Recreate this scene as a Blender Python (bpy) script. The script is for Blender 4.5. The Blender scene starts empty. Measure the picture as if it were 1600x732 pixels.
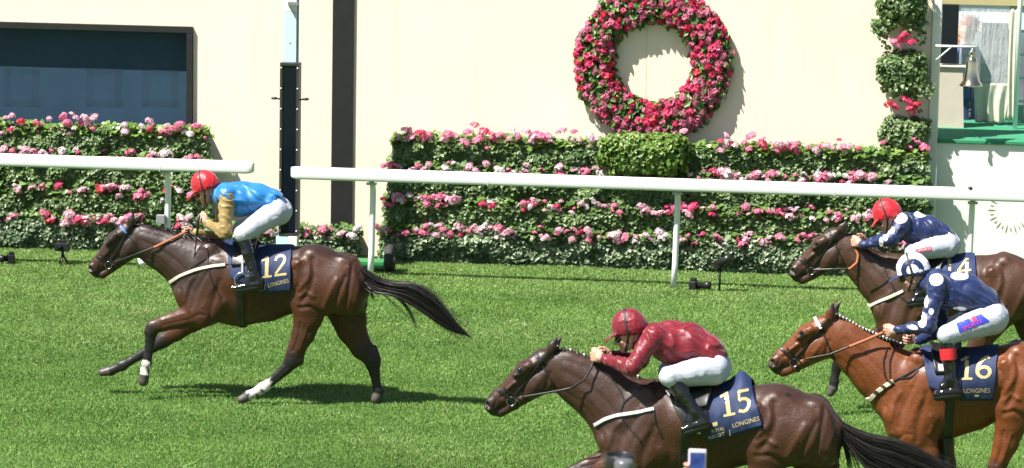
import bpy, bmesh, math, random
import numpy as np
from mathutils import Vector, Matrix, noise
from mathutils.bvhtree import BVHTree

# ------------------------------------------------------------------ camera, sun, sky, exposure
scene = bpy.context.scene
C = scene.collection
FOCAL = 5000.0                       # focal length in pixels of the 1600 px wide photograph
CAM_H = 5.85
PITCH, YAW, ROLL = math.radians(8.0), math.radians(6.3), math.radians(1.03)
cp, sp_ = math.cos(PITCH), math.sin(PITCH)
cy_, sy_ = math.cos(YAW), math.sin(YAW)
fwd = Vector((-sy_ * cp, cy_ * cp, -sp_))
rt0 = Vector((cy_, sy_, 0.0))
up0 = rt0.cross(fwd)
rt = math.cos(ROLL) * rt0 + math.sin(ROLL) * up0
up = -math.sin(ROLL) * rt0 + math.cos(ROLL) * up0
CAM = Vector((0.0, 0.0, CAM_H))
cam_data = bpy.data.cameras.new("camera")
cam_data.sensor_width = 36.0
cam_data.lens = FOCAL / 1600.0 * 36.0
cam_data.clip_end = 2000.0
cam_data.clip_start = 0.5
cam = bpy.data.objects.new("camera", cam_data)
cam.matrix_world = Matrix(((rt.x, up.x, -fwd.x, CAM.x), (rt.y, up.y, -fwd.y, CAM.y),
                           (rt.z, up.z, -fwd.z, CAM.z), (0, 0, 0, 1)))
C.objects.link(cam)
scene.camera = cam
cam_data.dof.use_dof = True
cam_data.dof.focus_distance = 30.5
cam_data.dof.aperture_fstop = 5.6

SUN_DIR = Vector((0.50, 0.42, -1.0)).normalized()      # direction the light travels
sun_data = bpy.data.lights.new("sun", "SUN")
sun_data.energy = 5.0
sun_data.angle = math.radians(0.5)
sun_data.color = (1.0, 0.965, 0.90)
sun = bpy.data.objects.new("sun", sun_data)
sun.rotation_euler = SUN_DIR.to_track_quat('-Z', 'Y').to_euler()
sun.location = (-10, -10, 30)
C.objects.link(sun)
world = bpy.data.worlds.new("World")
scene.world = world
world.use_nodes = True
wn = world.node_tree.nodes
wn.clear()
sky = wn.new("ShaderNodeTexSky")
sky.sky_type = 'NISHITA'
sky.sun_disc = False
sky.sun_elevation = math.asin(-SUN_DIR.z)
sky.sun_rotation = math.atan2(-SUN_DIR.x, -SUN_DIR.y)
bg = wn.new("ShaderNodeBackground")
bg.inputs[1].default_value = 0.05
wo = wn.new("ShaderNodeOutputWorld")
world.node_tree.links.new(sky.outputs[0], bg.inputs[0])
world.node_tree.links.new(bg.outputs[0], wo.inputs[0])
scene.view_settings.view_transform = 'Standard'
scene.view_settings.look = 'None'
scene.view_settings.exposure = 1.2
scene.view_settings.gamma = 1.0
scene.render.engine = 'CYCLES'
scene.cycles.max_bounces = 6
scene.cycles.use_denoising = True

# ------------------------------------------------------------------ projection helpers
def ray(px, py):
    return (fwd + rt * ((px - 800.0) / FOCAL) + up * ((366.0 - py) / FOCAL))
def at_Y(px, py, Y):
    d = ray(px, py)
    return CAM + d * ((Y - CAM.y) / d.y)
def at_Z(px, py, z=0.0):
    d = ray(px, py)
    return CAM + d * ((z - CAM.z) / d.z)
def at_depth(px, py, D):
    return CAM + ray(px, py) * D
def to_px(P):
    v = Vector(P) - CAM
    d = v.dot(fwd)
    return 800 + FOCAL * v.dot(rt) / d, 366 - FOCAL * v.dot(up) / d
def scale_at(P):
    return FOCAL / (Vector(P) - CAM).dot(fwd)
def affine(src, dst):
    A = np.array([[x, y, 1] for x, y in src], float)
    M = np.linalg.solve(A, np.array(dst, float)).T
    return M
def amap(M, p):
    return (M[0, 0] * p[0] + M[0, 1] * p[1] + M[0, 2], M[1, 0] * p[0] + M[1, 1] * p[1] + M[1, 2])
def ascale(M):
    return math.sqrt(abs(M[0, 0] * M[1, 1] - M[0, 1] * M[1, 0]))

# ------------------------------------------------------------------ object helpers
def tag(o, label=None, cat=None, group=None, kind=None):
    if label: o['label'] = label
    if cat: o['category'] = cat
    if group: o['group'] = group
    if kind: o['kind'] = kind
    return o
def empty(name, loc, label=None, cat=None, group=None):
    o = bpy.data.objects.new(name, None)
    o.location = loc
    o.empty_display_size = 0.1
    C.objects.link(o)
    tag(o, label, cat, group)
    return o
def root_loc(o):
    v = Vector((0, 0, 0))
    while o is not None:
        v = v + o.location
        o = o.parent
    return v
def link(me, name, parent=None, mats=()):
    """mesh given in WORLD coordinates; parent Empties only translate"""
    for m in mats: me.materials.append(m)
    o = bpy.data.objects.new(name, me)
    if parent is not None:
        off = root_loc(parent)
        me.transform(Matrix.Translation(-off))
        o.parent = parent
    C.objects.link(o)
    return o
def smooth(me, flag=True):
    me.polygons.foreach_set('use_smooth', [flag] * len(me.polygons))
def np_mesh(name, V, F, smooth_=False, attrs=None):
    V = np.asarray(V, np.float32); F = np.asarray(F, np.int32)
    n = F.shape[1]
    me = bpy.data.meshes.new(name)
    me.vertices.add(len(V)); me.vertices.foreach_set('co', V.ravel())
    me.loops.add(F.size); me.loops.foreach_set('vertex_index', F.ravel())
    me.polygons.add(len(F))
    me.polygons.foreach_set('loop_start', np.arange(0, F.size, n, dtype=np.int32))
    me.polygons.foreach_set('loop_total', np.full(len(F), n, np.int32))
    if smooth_: me.polygons.foreach_set('use_smooth', np.ones(len(F), bool))
    me.update(calc_edges=True); me.validate()
    if attrs:
        for k, a in attrs.items():
            at = me.attributes.new(k, 'FLOAT', 'POINT')
            at.data.foreach_set('value', np.asarray(a, np.float32))
    return me
class MB:
    """collects simple solids in world coordinates into one mesh"""
    def __init__(self): self.v = []; self.f = []
    def add(self, vs, fs):
        b = len(self.v); self.v += [tuple(p) for p in vs]; self.f += [tuple(b + i for i in f) for f in fs]
    def box(self, x0, x1, y0, y1, z0, z1, bev=0.0):
        if bev > 0:
            bm = bmesh.new(); bmesh.ops.create_cube(bm, size=1.0)
            for v in bm.verts:
                v.co = Vector(((x0 + x1) / 2 + v.co.x * (x1 - x0), (y0 + y1) / 2 + v.co.y * (y1 - y0), (z0 + z1) / 2 + v.co.z * (z1 - z0)))
            bmesh.ops.bevel(bm, geom=bm.edges[:], offset=bev, segments=2, affect='EDGES', profile=0.5)
            bm.verts.ensure_lookup_table()
            self.add([v.co[:] for v in bm.verts], [[v.index for v in f.verts] for f in bm.faces]); bm.free()
            return self
        p = [(x, y, z) for z in (z0, z1) for y in (y0, y1) for x in (x0, x1)]
        self.add(p, [(0, 2, 3, 1), (4, 5, 7, 6), (0, 1, 5, 4), (2, 6, 7, 3), (0, 4, 6, 2), (1, 3, 7, 5)])
        return self
    def tube(self, pts, rad, n=8, caps=True, ry=None):
        pts = [Vector(p) for p in pts]
        if not hasattr(rad, '__len__'): rad = [rad] * len(pts)
        b = len(self.v); prev = None
        for i, p in enumerate(pts):
            t = (pts[min(i + 1, len(pts) - 1)] - pts[max(i - 1, 0)]).normalized()
            if prev is None:
                a = Vector((0, 1, 0)) if abs(t.y) < 0.9 else Vector((0, 0, 1))
                u = (a - t * a.dot(t)).normalized()
            else:
                u = (prev - t * prev.dot(t)).normalized()
            prev = u; w = t.cross(u)
            for k in range(n):
                a = 2 * math.pi * k / n
                self.v.append(tuple(p + u * (math.cos(a) * rad[i] * (ry or 1.0)) + w * (math.sin(a) * rad[i])))
        for i in range(len(pts) - 1):
            for k in range(n):
                k2 = (k + 1) % n
                self.f.append((b + i * n + k, b + i * n + k2, b + (i + 1) * n + k2, b + (i + 1) * n + k))
        if caps:
            self.f.append(tuple(b + k for k in reversed(range(n))))
            self.f.append(tuple(b + (len(pts) - 1) * n + k for k in range(n)))
        return self
    def torus(self, c, ax1, ax2, R, r, n=24, m=8, R2=None):
        c = Vector(c); ax1 = Vector(ax1).normalized(); ax2 = Vector(ax2).normalized()
        pts = [c + ax1 * (math.cos(2 * math.pi * i / n) * R) + ax2 * (math.sin(2 * math.pi * i / n) * (R2 or R)) for i in range(n)]
        nz = ax1.cross(ax2); b = len(self.v)
        for i, p in enumerate(pts):
            o = (p - c).normalized()
            for k in range(m):
                a = 2 * math.pi * k / m
                self.v.append(tuple(p + o * (math.cos(a) * r) + nz * (math.sin(a) * r)))
        for i in range(n):
            for k in range(m):
                i2, k2 = (i + 1) % n, (k + 1) % m
                self.f.append((b + i * m + k, b + i2 * m + k, b + i2 * m + k2, b + i * m + k2))
        return self
    def lathe(self, c, prof, n=32):
        b = len(self.v); c = Vector(c)
        for r, z in prof:
            for k in range(n):
                a = 2 * math.pi * k / n
                self.v.append((c.x + r * math.cos(a), c.y + r * math.sin(a), c.z + z))
        for i in range(len(prof) - 1):
            for k in range(n):
                k2 = (k + 1) % n
                self.f.append((b + i * n + k, b + i * n + k2, b + (i + 1) * n + k2, b + (i + 1) * n + k))
        self.f.append(tuple(b + k for k in reversed(range(n))))
        self.f.append(tuple(b + (len(prof) - 1) * n + k for k in range(n)))
        return self
    def ball(self, c, rx, ry=None, rz=None, n=12, m=8):
        ry = ry or rx; rz = rz or rx; c = Vector(c); b = len(self.v)
        self.v.append((c.x, c.y, c.z + rz))
        for i in range(1, m):
            th = math.pi * i / m
            for k in range(n):
                a = 2 * math.pi * k / n
                self.v.append((c.x + rx * math.sin(th) * math.cos(a), c.y + ry * math.sin(th) * math.sin(a), c.z + rz * math.cos(th)))
        self.v.append((c.x, c.y, c.z - rz)); last = len(self.v) - 1
        for k in range(n): self.f.append((b, b + 1 + k, b + 1 + (k + 1) % n))
        for i in range(m - 2):
            for k in range(n):
                k2 = (k + 1) % n
                self.f.append((b + 1 + i * n + k, b + 1 + (i + 1) * n + k, b + 1 + (i + 1) * n + k2, b + 1 + i * n + k2))
        for k in range(n): self.f.append((last, b + 1 + (m - 2) * n + (k + 1) % n, b + 1 + (m - 2) * n + k))
        return self
    def strap(self, pts, nors, width, thick, closed=False):
        """flat band lying on a surface: pts on the surface with outward normals"""
        pts = [Vector(p) for p in pts]; N = len(pts); b = len(self.v)
        for i, p in enumerate(pts):
            if closed: t = pts[(i + 1) % N] - pts[i - 1]
            else: t = pts[min(i + 1, N - 1)] - pts[max(i - 1, 0)]
            t = t.normalized() if t.length > 1e-9 else Vector((1, 0, 0))
            n = Vector(nors[i]); n = (n - t * n.dot(t)).normalized(); w = t.cross(n)
            h = width / 2
            for (a, c) in ((-h, -thick * .5), (h, -thick * .5), (h, thick * .5), (h * .8, thick), (-h * .8, thick), (-h, thick * .5)):
                self.v.append(tuple(p + w * a + n * c))
        K = 6
        for i in range(N if closed else N - 1):
            i2 = (i + 1) % N
            for k in range(K):
                k2 = (k + 1) % K
                self.f.append((b + i * K + k, b + i * K + k2, b + i2 * K + k2, b + i2 * K + k))
        if not closed:
            self.f.append(tuple(b + k for k in reversed(range(K)))); self.f.append(tuple(b + (N - 1) * K + k for k in range(K)))
        return self
    def build(self, name, m, parent=None, smooth_=False, bevel=0):
        me = bpy.data.meshes.new(name)
        me.from_pydata(self.v, [], self.f); me.update()
        bm = bmesh.new(); bm.from_mesh(me); bmesh.ops.recalc_face_normals(bm, faces=bm.faces[:]); bm.to_mesh(me); bm.free()
        if smooth_: smooth(me)
        return link(me, name, parent, [m] if not isinstance(m, (list, tuple)) else m)

# ------------------------------------------------------------------ materials
def new_mat(name):
    m = bpy.data.materials.new(name); m.use_nodes = True
    nt = m.node_tree; b = nt.nodes['Principled BSDF']
    return m, nt, b
def N(nt, typ, **kw):
    n = nt.nodes.new(typ)
    for k, v in kw.items():
        if k == 'inp':
            for i, x in v.items(): n.inputs[i].default_value = x
        else: setattr(n, k, v)
    return n
def mixc(nt, fac, a, b, blend='MIX'):
    n = nt.nodes.new('ShaderNodeMix'); n.data_type = 'RGBA'; n.blend_type = blend
    for s, x in ((0, fac), (6, a), (7, b)):
        if hasattr(x, 'is_linked'): nt.links.new(x, n.inputs[s])
        else: n.inputs[s].default_value = x if s == 0 else (x[0], x[1], x[2], 1)
    return n.outputs[2]
def ramp(nt, src, p0, p1):
    n = nt.nodes.new('ShaderNodeMapRange'); n.inputs[1].default_value = p0; n.inputs[2].default_value = p1
    nt.links.new(src, n.inputs[0]); return n.outputs[0]
def noise_tex(nt, scale, detail=4, coord='Object', rough=.55, stretch=None):
    tc = nt.nodes.new('ShaderNodeTexCoord'); n = nt.nodes.new('ShaderNodeTexNoise')
    n.inputs['Scale'].default_value = scale; n.inputs['Detail'].default_value = detail; n.inputs['Roughness'].default_value = rough
    src = tc.outputs[coord]
    if stretch:
        mp = nt.nodes.new('ShaderNodeMapping'); mp.inputs['Scale'].default_value = stretch
        nt.links.new(src, mp.inputs[0]); src = mp.outputs[0]
    nt.links.new(src, n.inputs['Vector']); return n.outputs[0]
def simple(name, col, rough=.5, metal=0, var=0.0, vscale=8, bump=0, bscale=40, spec=.5, coat=0, stretch=None):
    m, nt, b = new_mat(name)
    b.inputs['Base Color'].default_value = (*col, 1); b.inputs['Roughness'].default_value = rough
    b.inputs['Metallic'].default_value = metal; b.inputs['Specular IOR Level'].default_value = spec
    b.inputs['Coat Weight'].default_value = coat
    if var:
        n = noise_tex(nt, vscale, 5, stretch=stretch)
        f = ramp(nt, n, .3, .7)
        c = mixc(nt, f, [x * (1 - var) for x in col], [min(1, x * (1 + var)) for x in col])
        nt.links.new(c, b.inputs['Base Color'])
        r = N(nt, 'ShaderNodeMapRange', inp={3: rough * .85, 4: min(1, rough * 1.15)}); nt.links.new(n, r.inputs[0]); nt.links.new(r.outputs[0], b.inputs['Roughness'])
    if bump:
        n2 = noise_tex(nt, bscale, 4, stretch=stretch)
        bp = N(nt, 'ShaderNodeBump', inp={0: bump, 1: .02}); nt.links.new(n2, bp.inputs['Height']); nt.links.new(bp.outputs[0], b.inputs['Normal'])
    return m
def attr(nt, name):
    a = nt.nodes.new('ShaderNodeAttribute'); a.attribute_name = name; return a.outputs['Fac']

# ------------------------------------------------------------------ implicit surfaces (bodies grown as one continuous skin)
class Field:
    def __init__(self, h): self.h = h; self.P = []
    def e(self, p0, p1, r0, r1, w0, w1, k=.03, op='+'):
        """tapered limb whose section is an ellipse: in-plane radius r, lateral half width w"""
        self.P.append(('e', np.array(p0, float), np.array(p1, float), r0, r1, w0, w1, k, op)); return self
    def c(self, p0, p1, r0, r1, k=.03, op='+'):
        self.P.append(('c', np.array(p0, float), np.array(p1, float), r0, r1, r0, r1, k, op)); return self
    def chain(self, pts, k=.03, kind='e'):
        for a, b in zip(pts[:-1], pts[1:]):
            if kind == 'e': self.e(a[0], b[0], a[1], b[1], a[2], b[2], k)
            else: self.c(a[0], b[0], a[1], b[1], k)
        return self
    def mesh(self):
        h = self.h
        lo = np.full(3, 1e9); hi = -lo
        for t, p0, p1, r0, r1, w0, w1, k, op in self.P:
            if op == '-': continue
            R = np.array([max(r0, r1), max(w0, w1), max(r0, r1)])
            lo = np.minimum(lo, np.minimum(p0, p1) - R); hi = np.maximum(hi, np.maximum(p0, p1) + R)
        lo -= 3 * h; hi += 3 * h
        n = np.ceil((hi - lo) / h).astype(int) + 1
        F = np.full(n, 0.5, np.float32)
        for t, p0, p1, r0, r1, w0, w1, k, op in self.P:
            pad = max(k, 2 * h) + 2 * h
            R = np.array([max(r0, r1), max(w0, w1), max(r0, r1)]) + pad
            a = np.maximum(np.floor((np.minimum(p0, p1) - R - lo) / h).astype(int), 0)
            b = np.minimum(np.ceil((np.maximum(p0, p1) + R - lo) / h).astype(int) + 1, n)
            if np.any(b <= a): continue
            X = (lo[0] + h * np.arange(a[0], b[0]))[:, None, None].astype(np.float32)
            Y = (lo[1] + h * np.arange(a[1], b[1]))[None, :, None].astype(np.float32)
            Z = (lo[2] + h * np.arange(a[2], b[2]))[None, None, :].astype(np.float32)
            d = p1 - p0
            if t == 'c':
                L2 = max(d.dot(d), 1e-12)
                T = np.clip(((X - p0[0]) * d[0] + (Y - p0[1]) * d[1] + (Z - p0[2]) * d[2]) / L2, 0, 1)
                val = np.sqrt((X - p0[0] - T * d[0]) ** 2 + (Y - p0[1] - T * d[1]) ** 2 + (Z - p0[2] - T * d[2]) ** 2) - (r0 + (r1 - r0) * T)
            else:
                L2 = max(d[0] ** 2 + d[2] ** 2, 1e-12)
                T = np.clip(((X - p0[0]) * d[0] + (Z - p0[2]) * d[2]) / L2, 0, 1)
                rr = r0 + (r1 - r0) * T; ww = w0 + (w1 - w0) * T
                q2 = ((X - p0[0] - T * d[0]) ** 2 + (Z - p0[2] - T * d[2]) ** 2) / rr ** 2
                dy2 = ((Y - p0[1] - T * d[1]) / ww) ** 2
                q = np.sqrt(q2 + dy2)
                g = np.sqrt(q2 / rr ** 2 + dy2 / ww ** 2) + 1e-9       # first-order distance
                val = np.where(q > .25, (q - 1) * q / g, (q - 1) * np.minimum(rr, ww))
            sl = (slice(a[0], b[0]), slice(a[1], b[1]), slice(a[2], b[2]))
            S = F[sl]; val = val.astype(np.float32)
            if op == '+':
                hh = np.maximum(k - np.abs(S - val), 0) / k
                F[sl] = np.minimum(S, val) - hh * hh * k * .25
            else:
                hh = np.maximum(k - np.abs(S + val), 0) / k
                F[sl] = np.maximum(S, -val) + hh * hh * k * .25
        return surface_net(F, lo, h)
def surface_net(F, lo, h):
    s = F < 0
    n = np.array(F.shape)
    c = np.zeros(n - 1, np.int8)
    for dx in (0, 1):
        for dy in (0, 1):
            for dz in (0, 1):
                c += s[dx:n[0] - 1 + dx, dy:n[1] - 1 + dy, dz:n[2] - 1 + dz]
    idx = np.argwhere((c > 0) & (c < 8))
    M = len(idx)
    cid = np.full(n - 1, -1, np.int32); cid[idx[:, 0], idx[:, 1], idx[:, 2]] = np.arange(M)
    cor = [(x, y, z) for x in (0, 1) for y in (0, 1) for z in (0, 1)]
    val = {q: F[idx[:, 0] + q[0], idx[:, 1] + q[1], idx[:, 2] + q[2]] for q in cor}
    acc = np.zeros((M, 3)); cnt = np.zeros(M)
    for ax in range(3):
        for q in cor:
            if q[ax]: continue
            q2 = list(q); q2[ax] = 1; q2 = tuple(q2)
            a, b = val[q], val[q2]; m = (a < 0) != (b < 0)
            t = np.where(m, a / np.where(m, a - b, 1), 0)
            p = np.tile(np.array(q, float), (M, 1)); p[:, ax] = t
            acc[m] += p[m]; cnt[m] += 1
    V = lo + h * (idx + acc / cnt[:, None])
    Q = []
    for ax in range(3):
        o1, o2 = [(1, 2), (2, 0), (0, 1)][ax]
        sl0 = [slice(None)] * 3; sl1 = [slice(None)] * 3
        sl0[ax] = slice(0, n[ax] - 1); sl1[ax] = slice(1, n[ax])
        A, B = s[tuple(sl0)], s[tuple(sl1)]
        e = np.argwhere(A != B)
        e = e[(e[:, o1] > 0) & (e[:, o2] > 0) & (e[:, o1] < n[o1] - 1) & (e[:, o2] < n[o2] - 1)]
        inside = A[e[:, 0], e[:, 1], e[:, 2]]
        def cell(d1, d2):
            k = e.copy(); k[:, o1] -= d1; k[:, o2] -= d2
            return cid[k[:, 0], k[:, 1], k[:, 2]]
        q = np.stack([cell(1, 1), cell(0, 1), cell(0, 0), cell(1, 0)], 1)
        q[~inside] = q[~inside][:, ::-1]
        Q.append(q)
    Q = np.concatenate(Q)
    return V, Q[(Q >= 0).all(1)]
def relax(V, Q, it=2, lam=.5):
    """a little Laplacian smoothing"""
    E = np.concatenate([Q[:, [0, 1]], Q[:, [1, 2]], Q[:, [2, 3]], Q[:, [3, 0]]])
    E = np.concatenate([E, E[:, ::-1]])
    deg = np.bincount(E[:, 0], minlength=len(V)).astype(float); deg[deg == 0] = 1
    for i in range(it):
        for l in (lam, -lam * 1.02):
            S = np.stack([np.bincount(E[:, 0], weights=V[E[:, 1], a], minlength=len(V)) for a in range(3)], 1) / deg[:, None]
            V = V + l * (S - V)
    return V
def vnormals(V, Q):
    a = V[Q[:, 2]] - V[Q[:, 0]]; b = V[Q[:, 3]] - V[Q[:, 1]]
    fn = np.cross(a, b); n = np.zeros_like(V)
    for i in range(4): np.add.at(n, Q[:, i], fn)
    return n / (np.linalg.norm(n, axis=1, keepdims=True) + 1e-12)
def noise3(V, freq, seed=0, octv=3, stretch=(1, 1, 1)):
    """smooth value noise, vectorised"""
    out = np.zeros(len(V)); amp = 1.0; rng = np.random.RandomState(seed)
    tab = rng.rand(4096) * 2 - 1
    for o in range(octv):
        P = np.asarray(V) * np.array(stretch) * freq + 37.7 * (o + 1)
        I = np.floor(P).astype(np.int64); f = P - I; f = f * f * (3 - 2 * f)
        def g(dx, dy, dz):
            return tab[((I[:, 0] + dx) * 73856093 ^ (I[:, 1] + dy) * 19349663 ^ (I[:, 2] + dz) * 83492791) & 4095]
        x, y, z = f[:, 0], f[:, 1], f[:, 2]
        r = ((g(0, 0, 0) * (1 - x) + g(1, 0, 0) * x) * (1 - y) + (g(0, 1, 0) * (1 - x) + g(1, 1, 0) * x) * y) * (1 - z) + \
            ((g(0, 0, 1) * (1 - x) + g(1, 0, 1) * x) * (1 - y) + (g(0, 1, 1) * (1 - x) + g(1, 1, 1) * x) * y) * z
        out += amp * r; amp *= .5; freq *= 2.03
    return out
GRASS_COUNT = 1650000
# ------------------------------------------------------------------ the setting
Y_HEDGE = at_Z(700, 412).y               # front foot of the planted wall
Y_WALL = Y_HEDGE + 0.42                  # face of the cream wall behind it
Y_RAIL = at_Z(820, 443).y                # rail posts
S_H = scale_at((at_Y(700, 412, Y_HEDGE)))
def wx(px, py, Y=None): return at_Y(px, py, Y_WALL if Y is None else Y)

def wall_paint():
    m, nt, b = new_mat('cream_wall_paint')
    n1 = noise_tex(nt, .8, 5); n2 = noise_tex(nt, 2.2, 6, stretch=(1.6, 1, .12)); n3 = noise_tex(nt, 70, 3)
    c = mixc(nt, ramp(nt, n1, .3, .7), (.745, .635, .510), (.795, .685, .560))
    c = mixc(nt, ramp(nt, n2, .56, .80), c, (.71, .60, .475))
    nt.links.new(c, b.inputs['Base Color']); b.inputs['Roughness'].default_value = .8
    bp = N(nt, 'ShaderNodeBump', inp={0: .12, 1: .01}); nt.links.new(n3, bp.inputs['Height']); nt.links.new(bp.outputs[0], b.inputs['Normal'])
    return m
M_wall = wall_paint()
M_black = simple('black_cladding', (.0085, .008, .008), .55, var=.1, vscale=5)
M_white = simple('white_plastic', (.80, .80, .80), .35, var=.02, vscale=3)
M_mint = simple('pale_mint_paint', (.74, .755, .68), .5, var=.03, vscale=2)
M_postblue = simple('pale_blue_paint', (.52, .72, .76), .45, var=.03, vscale=4)
M_steel = simple('grey_steel', (.45, .46, .47), .35, metal=.8)
M_blackplastic = simple('black_plastic', (.015, .015, .016), .35, var=.1, vscale=20)
M_glassblack = simple('black_mirror_glass', (.004, .006, .014), .06, spec=.35)

# turf sheet
def ground_material():
    m, nt, b = new_mat('turf_soil')
    n1 = noise_tex(nt, .9, 6, coord='Object'); n2 = noise_tex(nt, 14, 5, coord='Object')
    c = mixc(nt, ramp(nt, n1, .35, .65), (.065, .130, .022), (.10, .180, .034))
    c = mixc(nt, ramp(nt, n2, .3, .7), c, (.065, .115, .024))
    nt.links.new(c, b.inputs['Base Color']); b.inputs['Roughness'].default_value = .9
    b.inputs['Specular IOR Level'].default_value = .1
    return m
g = MB()
g.add([(-400, -60, 0), (400, -60, 0), (400, 700, 0), (-400, 700, 0)], [(0, 1, 2, 3)])
go = g.build('ground', ground_material()); tag(go, kind='structure')

def grass_blades(name, x_of, y0, y1, count, seed, hmin=.016, hmax=.036):
    rng = np.random.RandomState(seed)
    pts = []; need = count
    y = y0 + (y1 - y0) * rng.rand(count)
    xl, xr = x_of(y)
    x = xl + (xr - xl) * rng.rand(count)
    P = np.stack([x, y, np.zeros(count)], 1)
    clump = noise3(P, 3.1, seed + 1, 3)
    low = noise3(P, .55, seed + 2, 3, stretch=(.35, 1.0, 1))
    hgt = (hmin + (hmax - hmin) * rng.rand(count)) * (1 + .38 * clump)
    hgt = np.clip(hgt, .015, .11)
    ang = rng.rand(count) * 2 * math.pi
    lean = (.15 + .75 * rng.rand(count)) * hgt
    la = rng.rand(count) * 2 * math.pi
    lx = np.cos(la) * lean + .25 * hgt * clump; ly = np.sin(la) * lean + .2 * hgt * noise3(P, 2.3, seed + 5, 2)
    w = (.0022 + .0030 * rng.rand(count)) * np.clip((y / 30.0), .8, 1.3)
    dx, dy = np.cos(ang) * w, np.sin(ang) * w
    V = np.empty((count, 4, 3), np.float32)
    V[:, 0] = np.stack([x - dx, y - dy, -.005 + 0 * x], 1)
    V[:, 1] = np.stack([x + dx, y + dy, -.005 + 0 * x], 1)
    V[:, 2] = np.stack([x + lx * .45 + dx * .8, y + ly * .45 + dy * .8, hgt * .62], 1)
    V[:, 3] = np.stack([x + lx, y + ly, hgt * (1 - .25 * (lean / hgt))], 1)
    base = np.arange(count)[:, None] * 4
    F = np.concatenate([base + np.array([[0, 1, 2]]), base + np.array([[0, 2, 3]])])
    mid = noise3(P, 1.7, seed + 8, 3, stretch=(.5, 1.0, 1))
    tint = np.clip(.5 + .24 * low + .30 * mid + .20 * clump + .34 * (rng.rand(count) - .5), 0, 1)
    edge = np.clip((y - (Y_HEDGE - 2.6)) / 1.0, 0, 1)          # rougher, yellower strip left unmown along the rail
    dry = (rng.rand(count) < .07 + .10 * np.clip(low, 0, 1) + .25 * edge).astype(float) * rng.rand(count)
    tint = np.clip(tint + .35 * edge, 0, 1)
    # scuffed, paler patches where earlier runners have been
    for (cx_, cy_, rx_, ry_, g_) in [(at_Z(190, 500).x, at_Z(190, 500).y, 1.0, 2.0, .55), (at_Z(60, 455).x, at_Z(60, 455).y, 1.2, .9, .3), (at_Z(700, 700).x, at_Z(700, 700).y, 1.1, .9, .35), (at_Z(820, 520).x, at_Z(820, 520).y, 1.6, .8, .3), (at_Z(1240, 470).x, at_Z(1240, 470).y, 1.4, .8, .25)]:
        q_ = np.exp(-((x - cx_) / rx_) ** 2 - ((y - cy_) / ry_) ** 2) * g_ * (.6 + .8 * noise3(P, 2.4, seed + 21, 3))
        dry = np.clip(dry + np.clip(q_, 0, 1) * rng.rand(count) * .9, 0, 1)
    # small hoof marks: short darker dents
    hm = np.clip((noise3(P, 2.1, seed + 31, 2, stretch=(1.4, .8, 1)) - .62) * 3.5, 0, 1); tint = np.clip(tint - .5 * hm, 0, 1)
    me = np_mesh(name, V.reshape(-1, 3), F, False, {'tint': np.repeat(tint, 4), 'dry': np.repeat(dry, 4)})
    return me
def grass_material():
    m, nt, b = new_mat('grass_blade')
    c = mixc(nt, attr(nt, 'tint'), (.100, .205, .043), (.215, .360, .090))
    c = mixc(nt, attr(nt, 'dry'), c, (.42, .44, .20))
    nt.links.new(c, b.inputs['Base Color'])
    b.inputs['Roughness'].default_value = .45; b.inputs['Specular IOR Level'].default_value = .35
    tr = N(nt, 'ShaderNodeBsdfTranslucent'); nt.links.new(c, tr.inputs[0])
    mx = N(nt, 'ShaderNodeMixShader', inp={0: .28}); nt.links.new(b.outputs[0], mx.inputs[1]); nt.links.new(tr.outputs[0], mx.inputs[2])
    nt.links.new(mx.outputs[0], nt.nodes['Material Output'].inputs[0])
    return m
M_grass = grass_material()
def visible_x(y):
    # the strip of ground the picture can see at distance y, with a margin on both sides
    xl = -0.293 * y - 2.2; xr = 0.066 * y + 4.5
    return xl, xr
me = grass_blades('grass', visible_x, 19.5, Y_HEDGE + .1, GRASS_COUNT, 11)
tag(link(me, 'grass', None, [M_grass]), kind='stuff')

# ---- cream wall with the recessed results board
xL, xR = -40.0, wx(1454, 100).x
b0 = wx(302, 40); zt = wx(302, 42).z; xb1 = b0.x            # right and top edges of the board opening
zb = 1.28; xb0 = xb1 - 4.6
T = .30
wl = MB()
wl.box(xL, xb0, Y_WALL, Y_WALL + T, 0, 3.9); wl.box(xb1, xR, Y_WALL, Y_WALL + T, 0, 3.9)
wl.box(xb0, xb1, Y_WALL, Y_WALL + T, zt, 3.9); wl.box(xb0, xb1, Y_WALL, Y_WALL + T, 0, zb)
wall = wl.build('wall', M_wall)
tag(wall, 'long cream painted wall behind the flower beds', 'wall')
cs = MB(); cs.box(xR + .003, xR + .115, Y_WALL - .03, Y_WALL + .34, 0, 3.9, bev=.01)
tag(cs.build('wall_pillar', M_mint), 'pale grey corner pillar at the end of the cream wall beside the bell', 'pillar')
# vertical panel joints as thin grooves proud of the wall are avoided: only the black stripe is fixed on it
st = MB(); xs0, xs1 = wx(519, 170).x, wx(552, 170).x
st.box(xs0, xs1, Y_WALL - .03, Y_WALL - .002, 0, 3.9)
tag(st.build('wall_stripe_panel', M_black), 'tall black vertical stripe panel fixed on the cream wall right of the winning post', 'panel')

M_joint = simple('panel_joint', (.64, .53, .41), .8)
for px in (1010,):
    jx = wx(px, 100).x; k = MB(); k.box(jx - .004, jx + .004, Y_WALL - .0022, Y_WALL + .01, .02, 3.88); k.build('panel_joint', M_joint, wall)
for pz in (2.72,):
    for pa, pb in ():
        k = MB(); k.box(wx(pa, 100).x, wx(pb, 100).x, Y_WALL - .0017, Y_WALL + .01, pz - .002, pz + .002); k.build('panel_joint', M_joint, wall)
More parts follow.
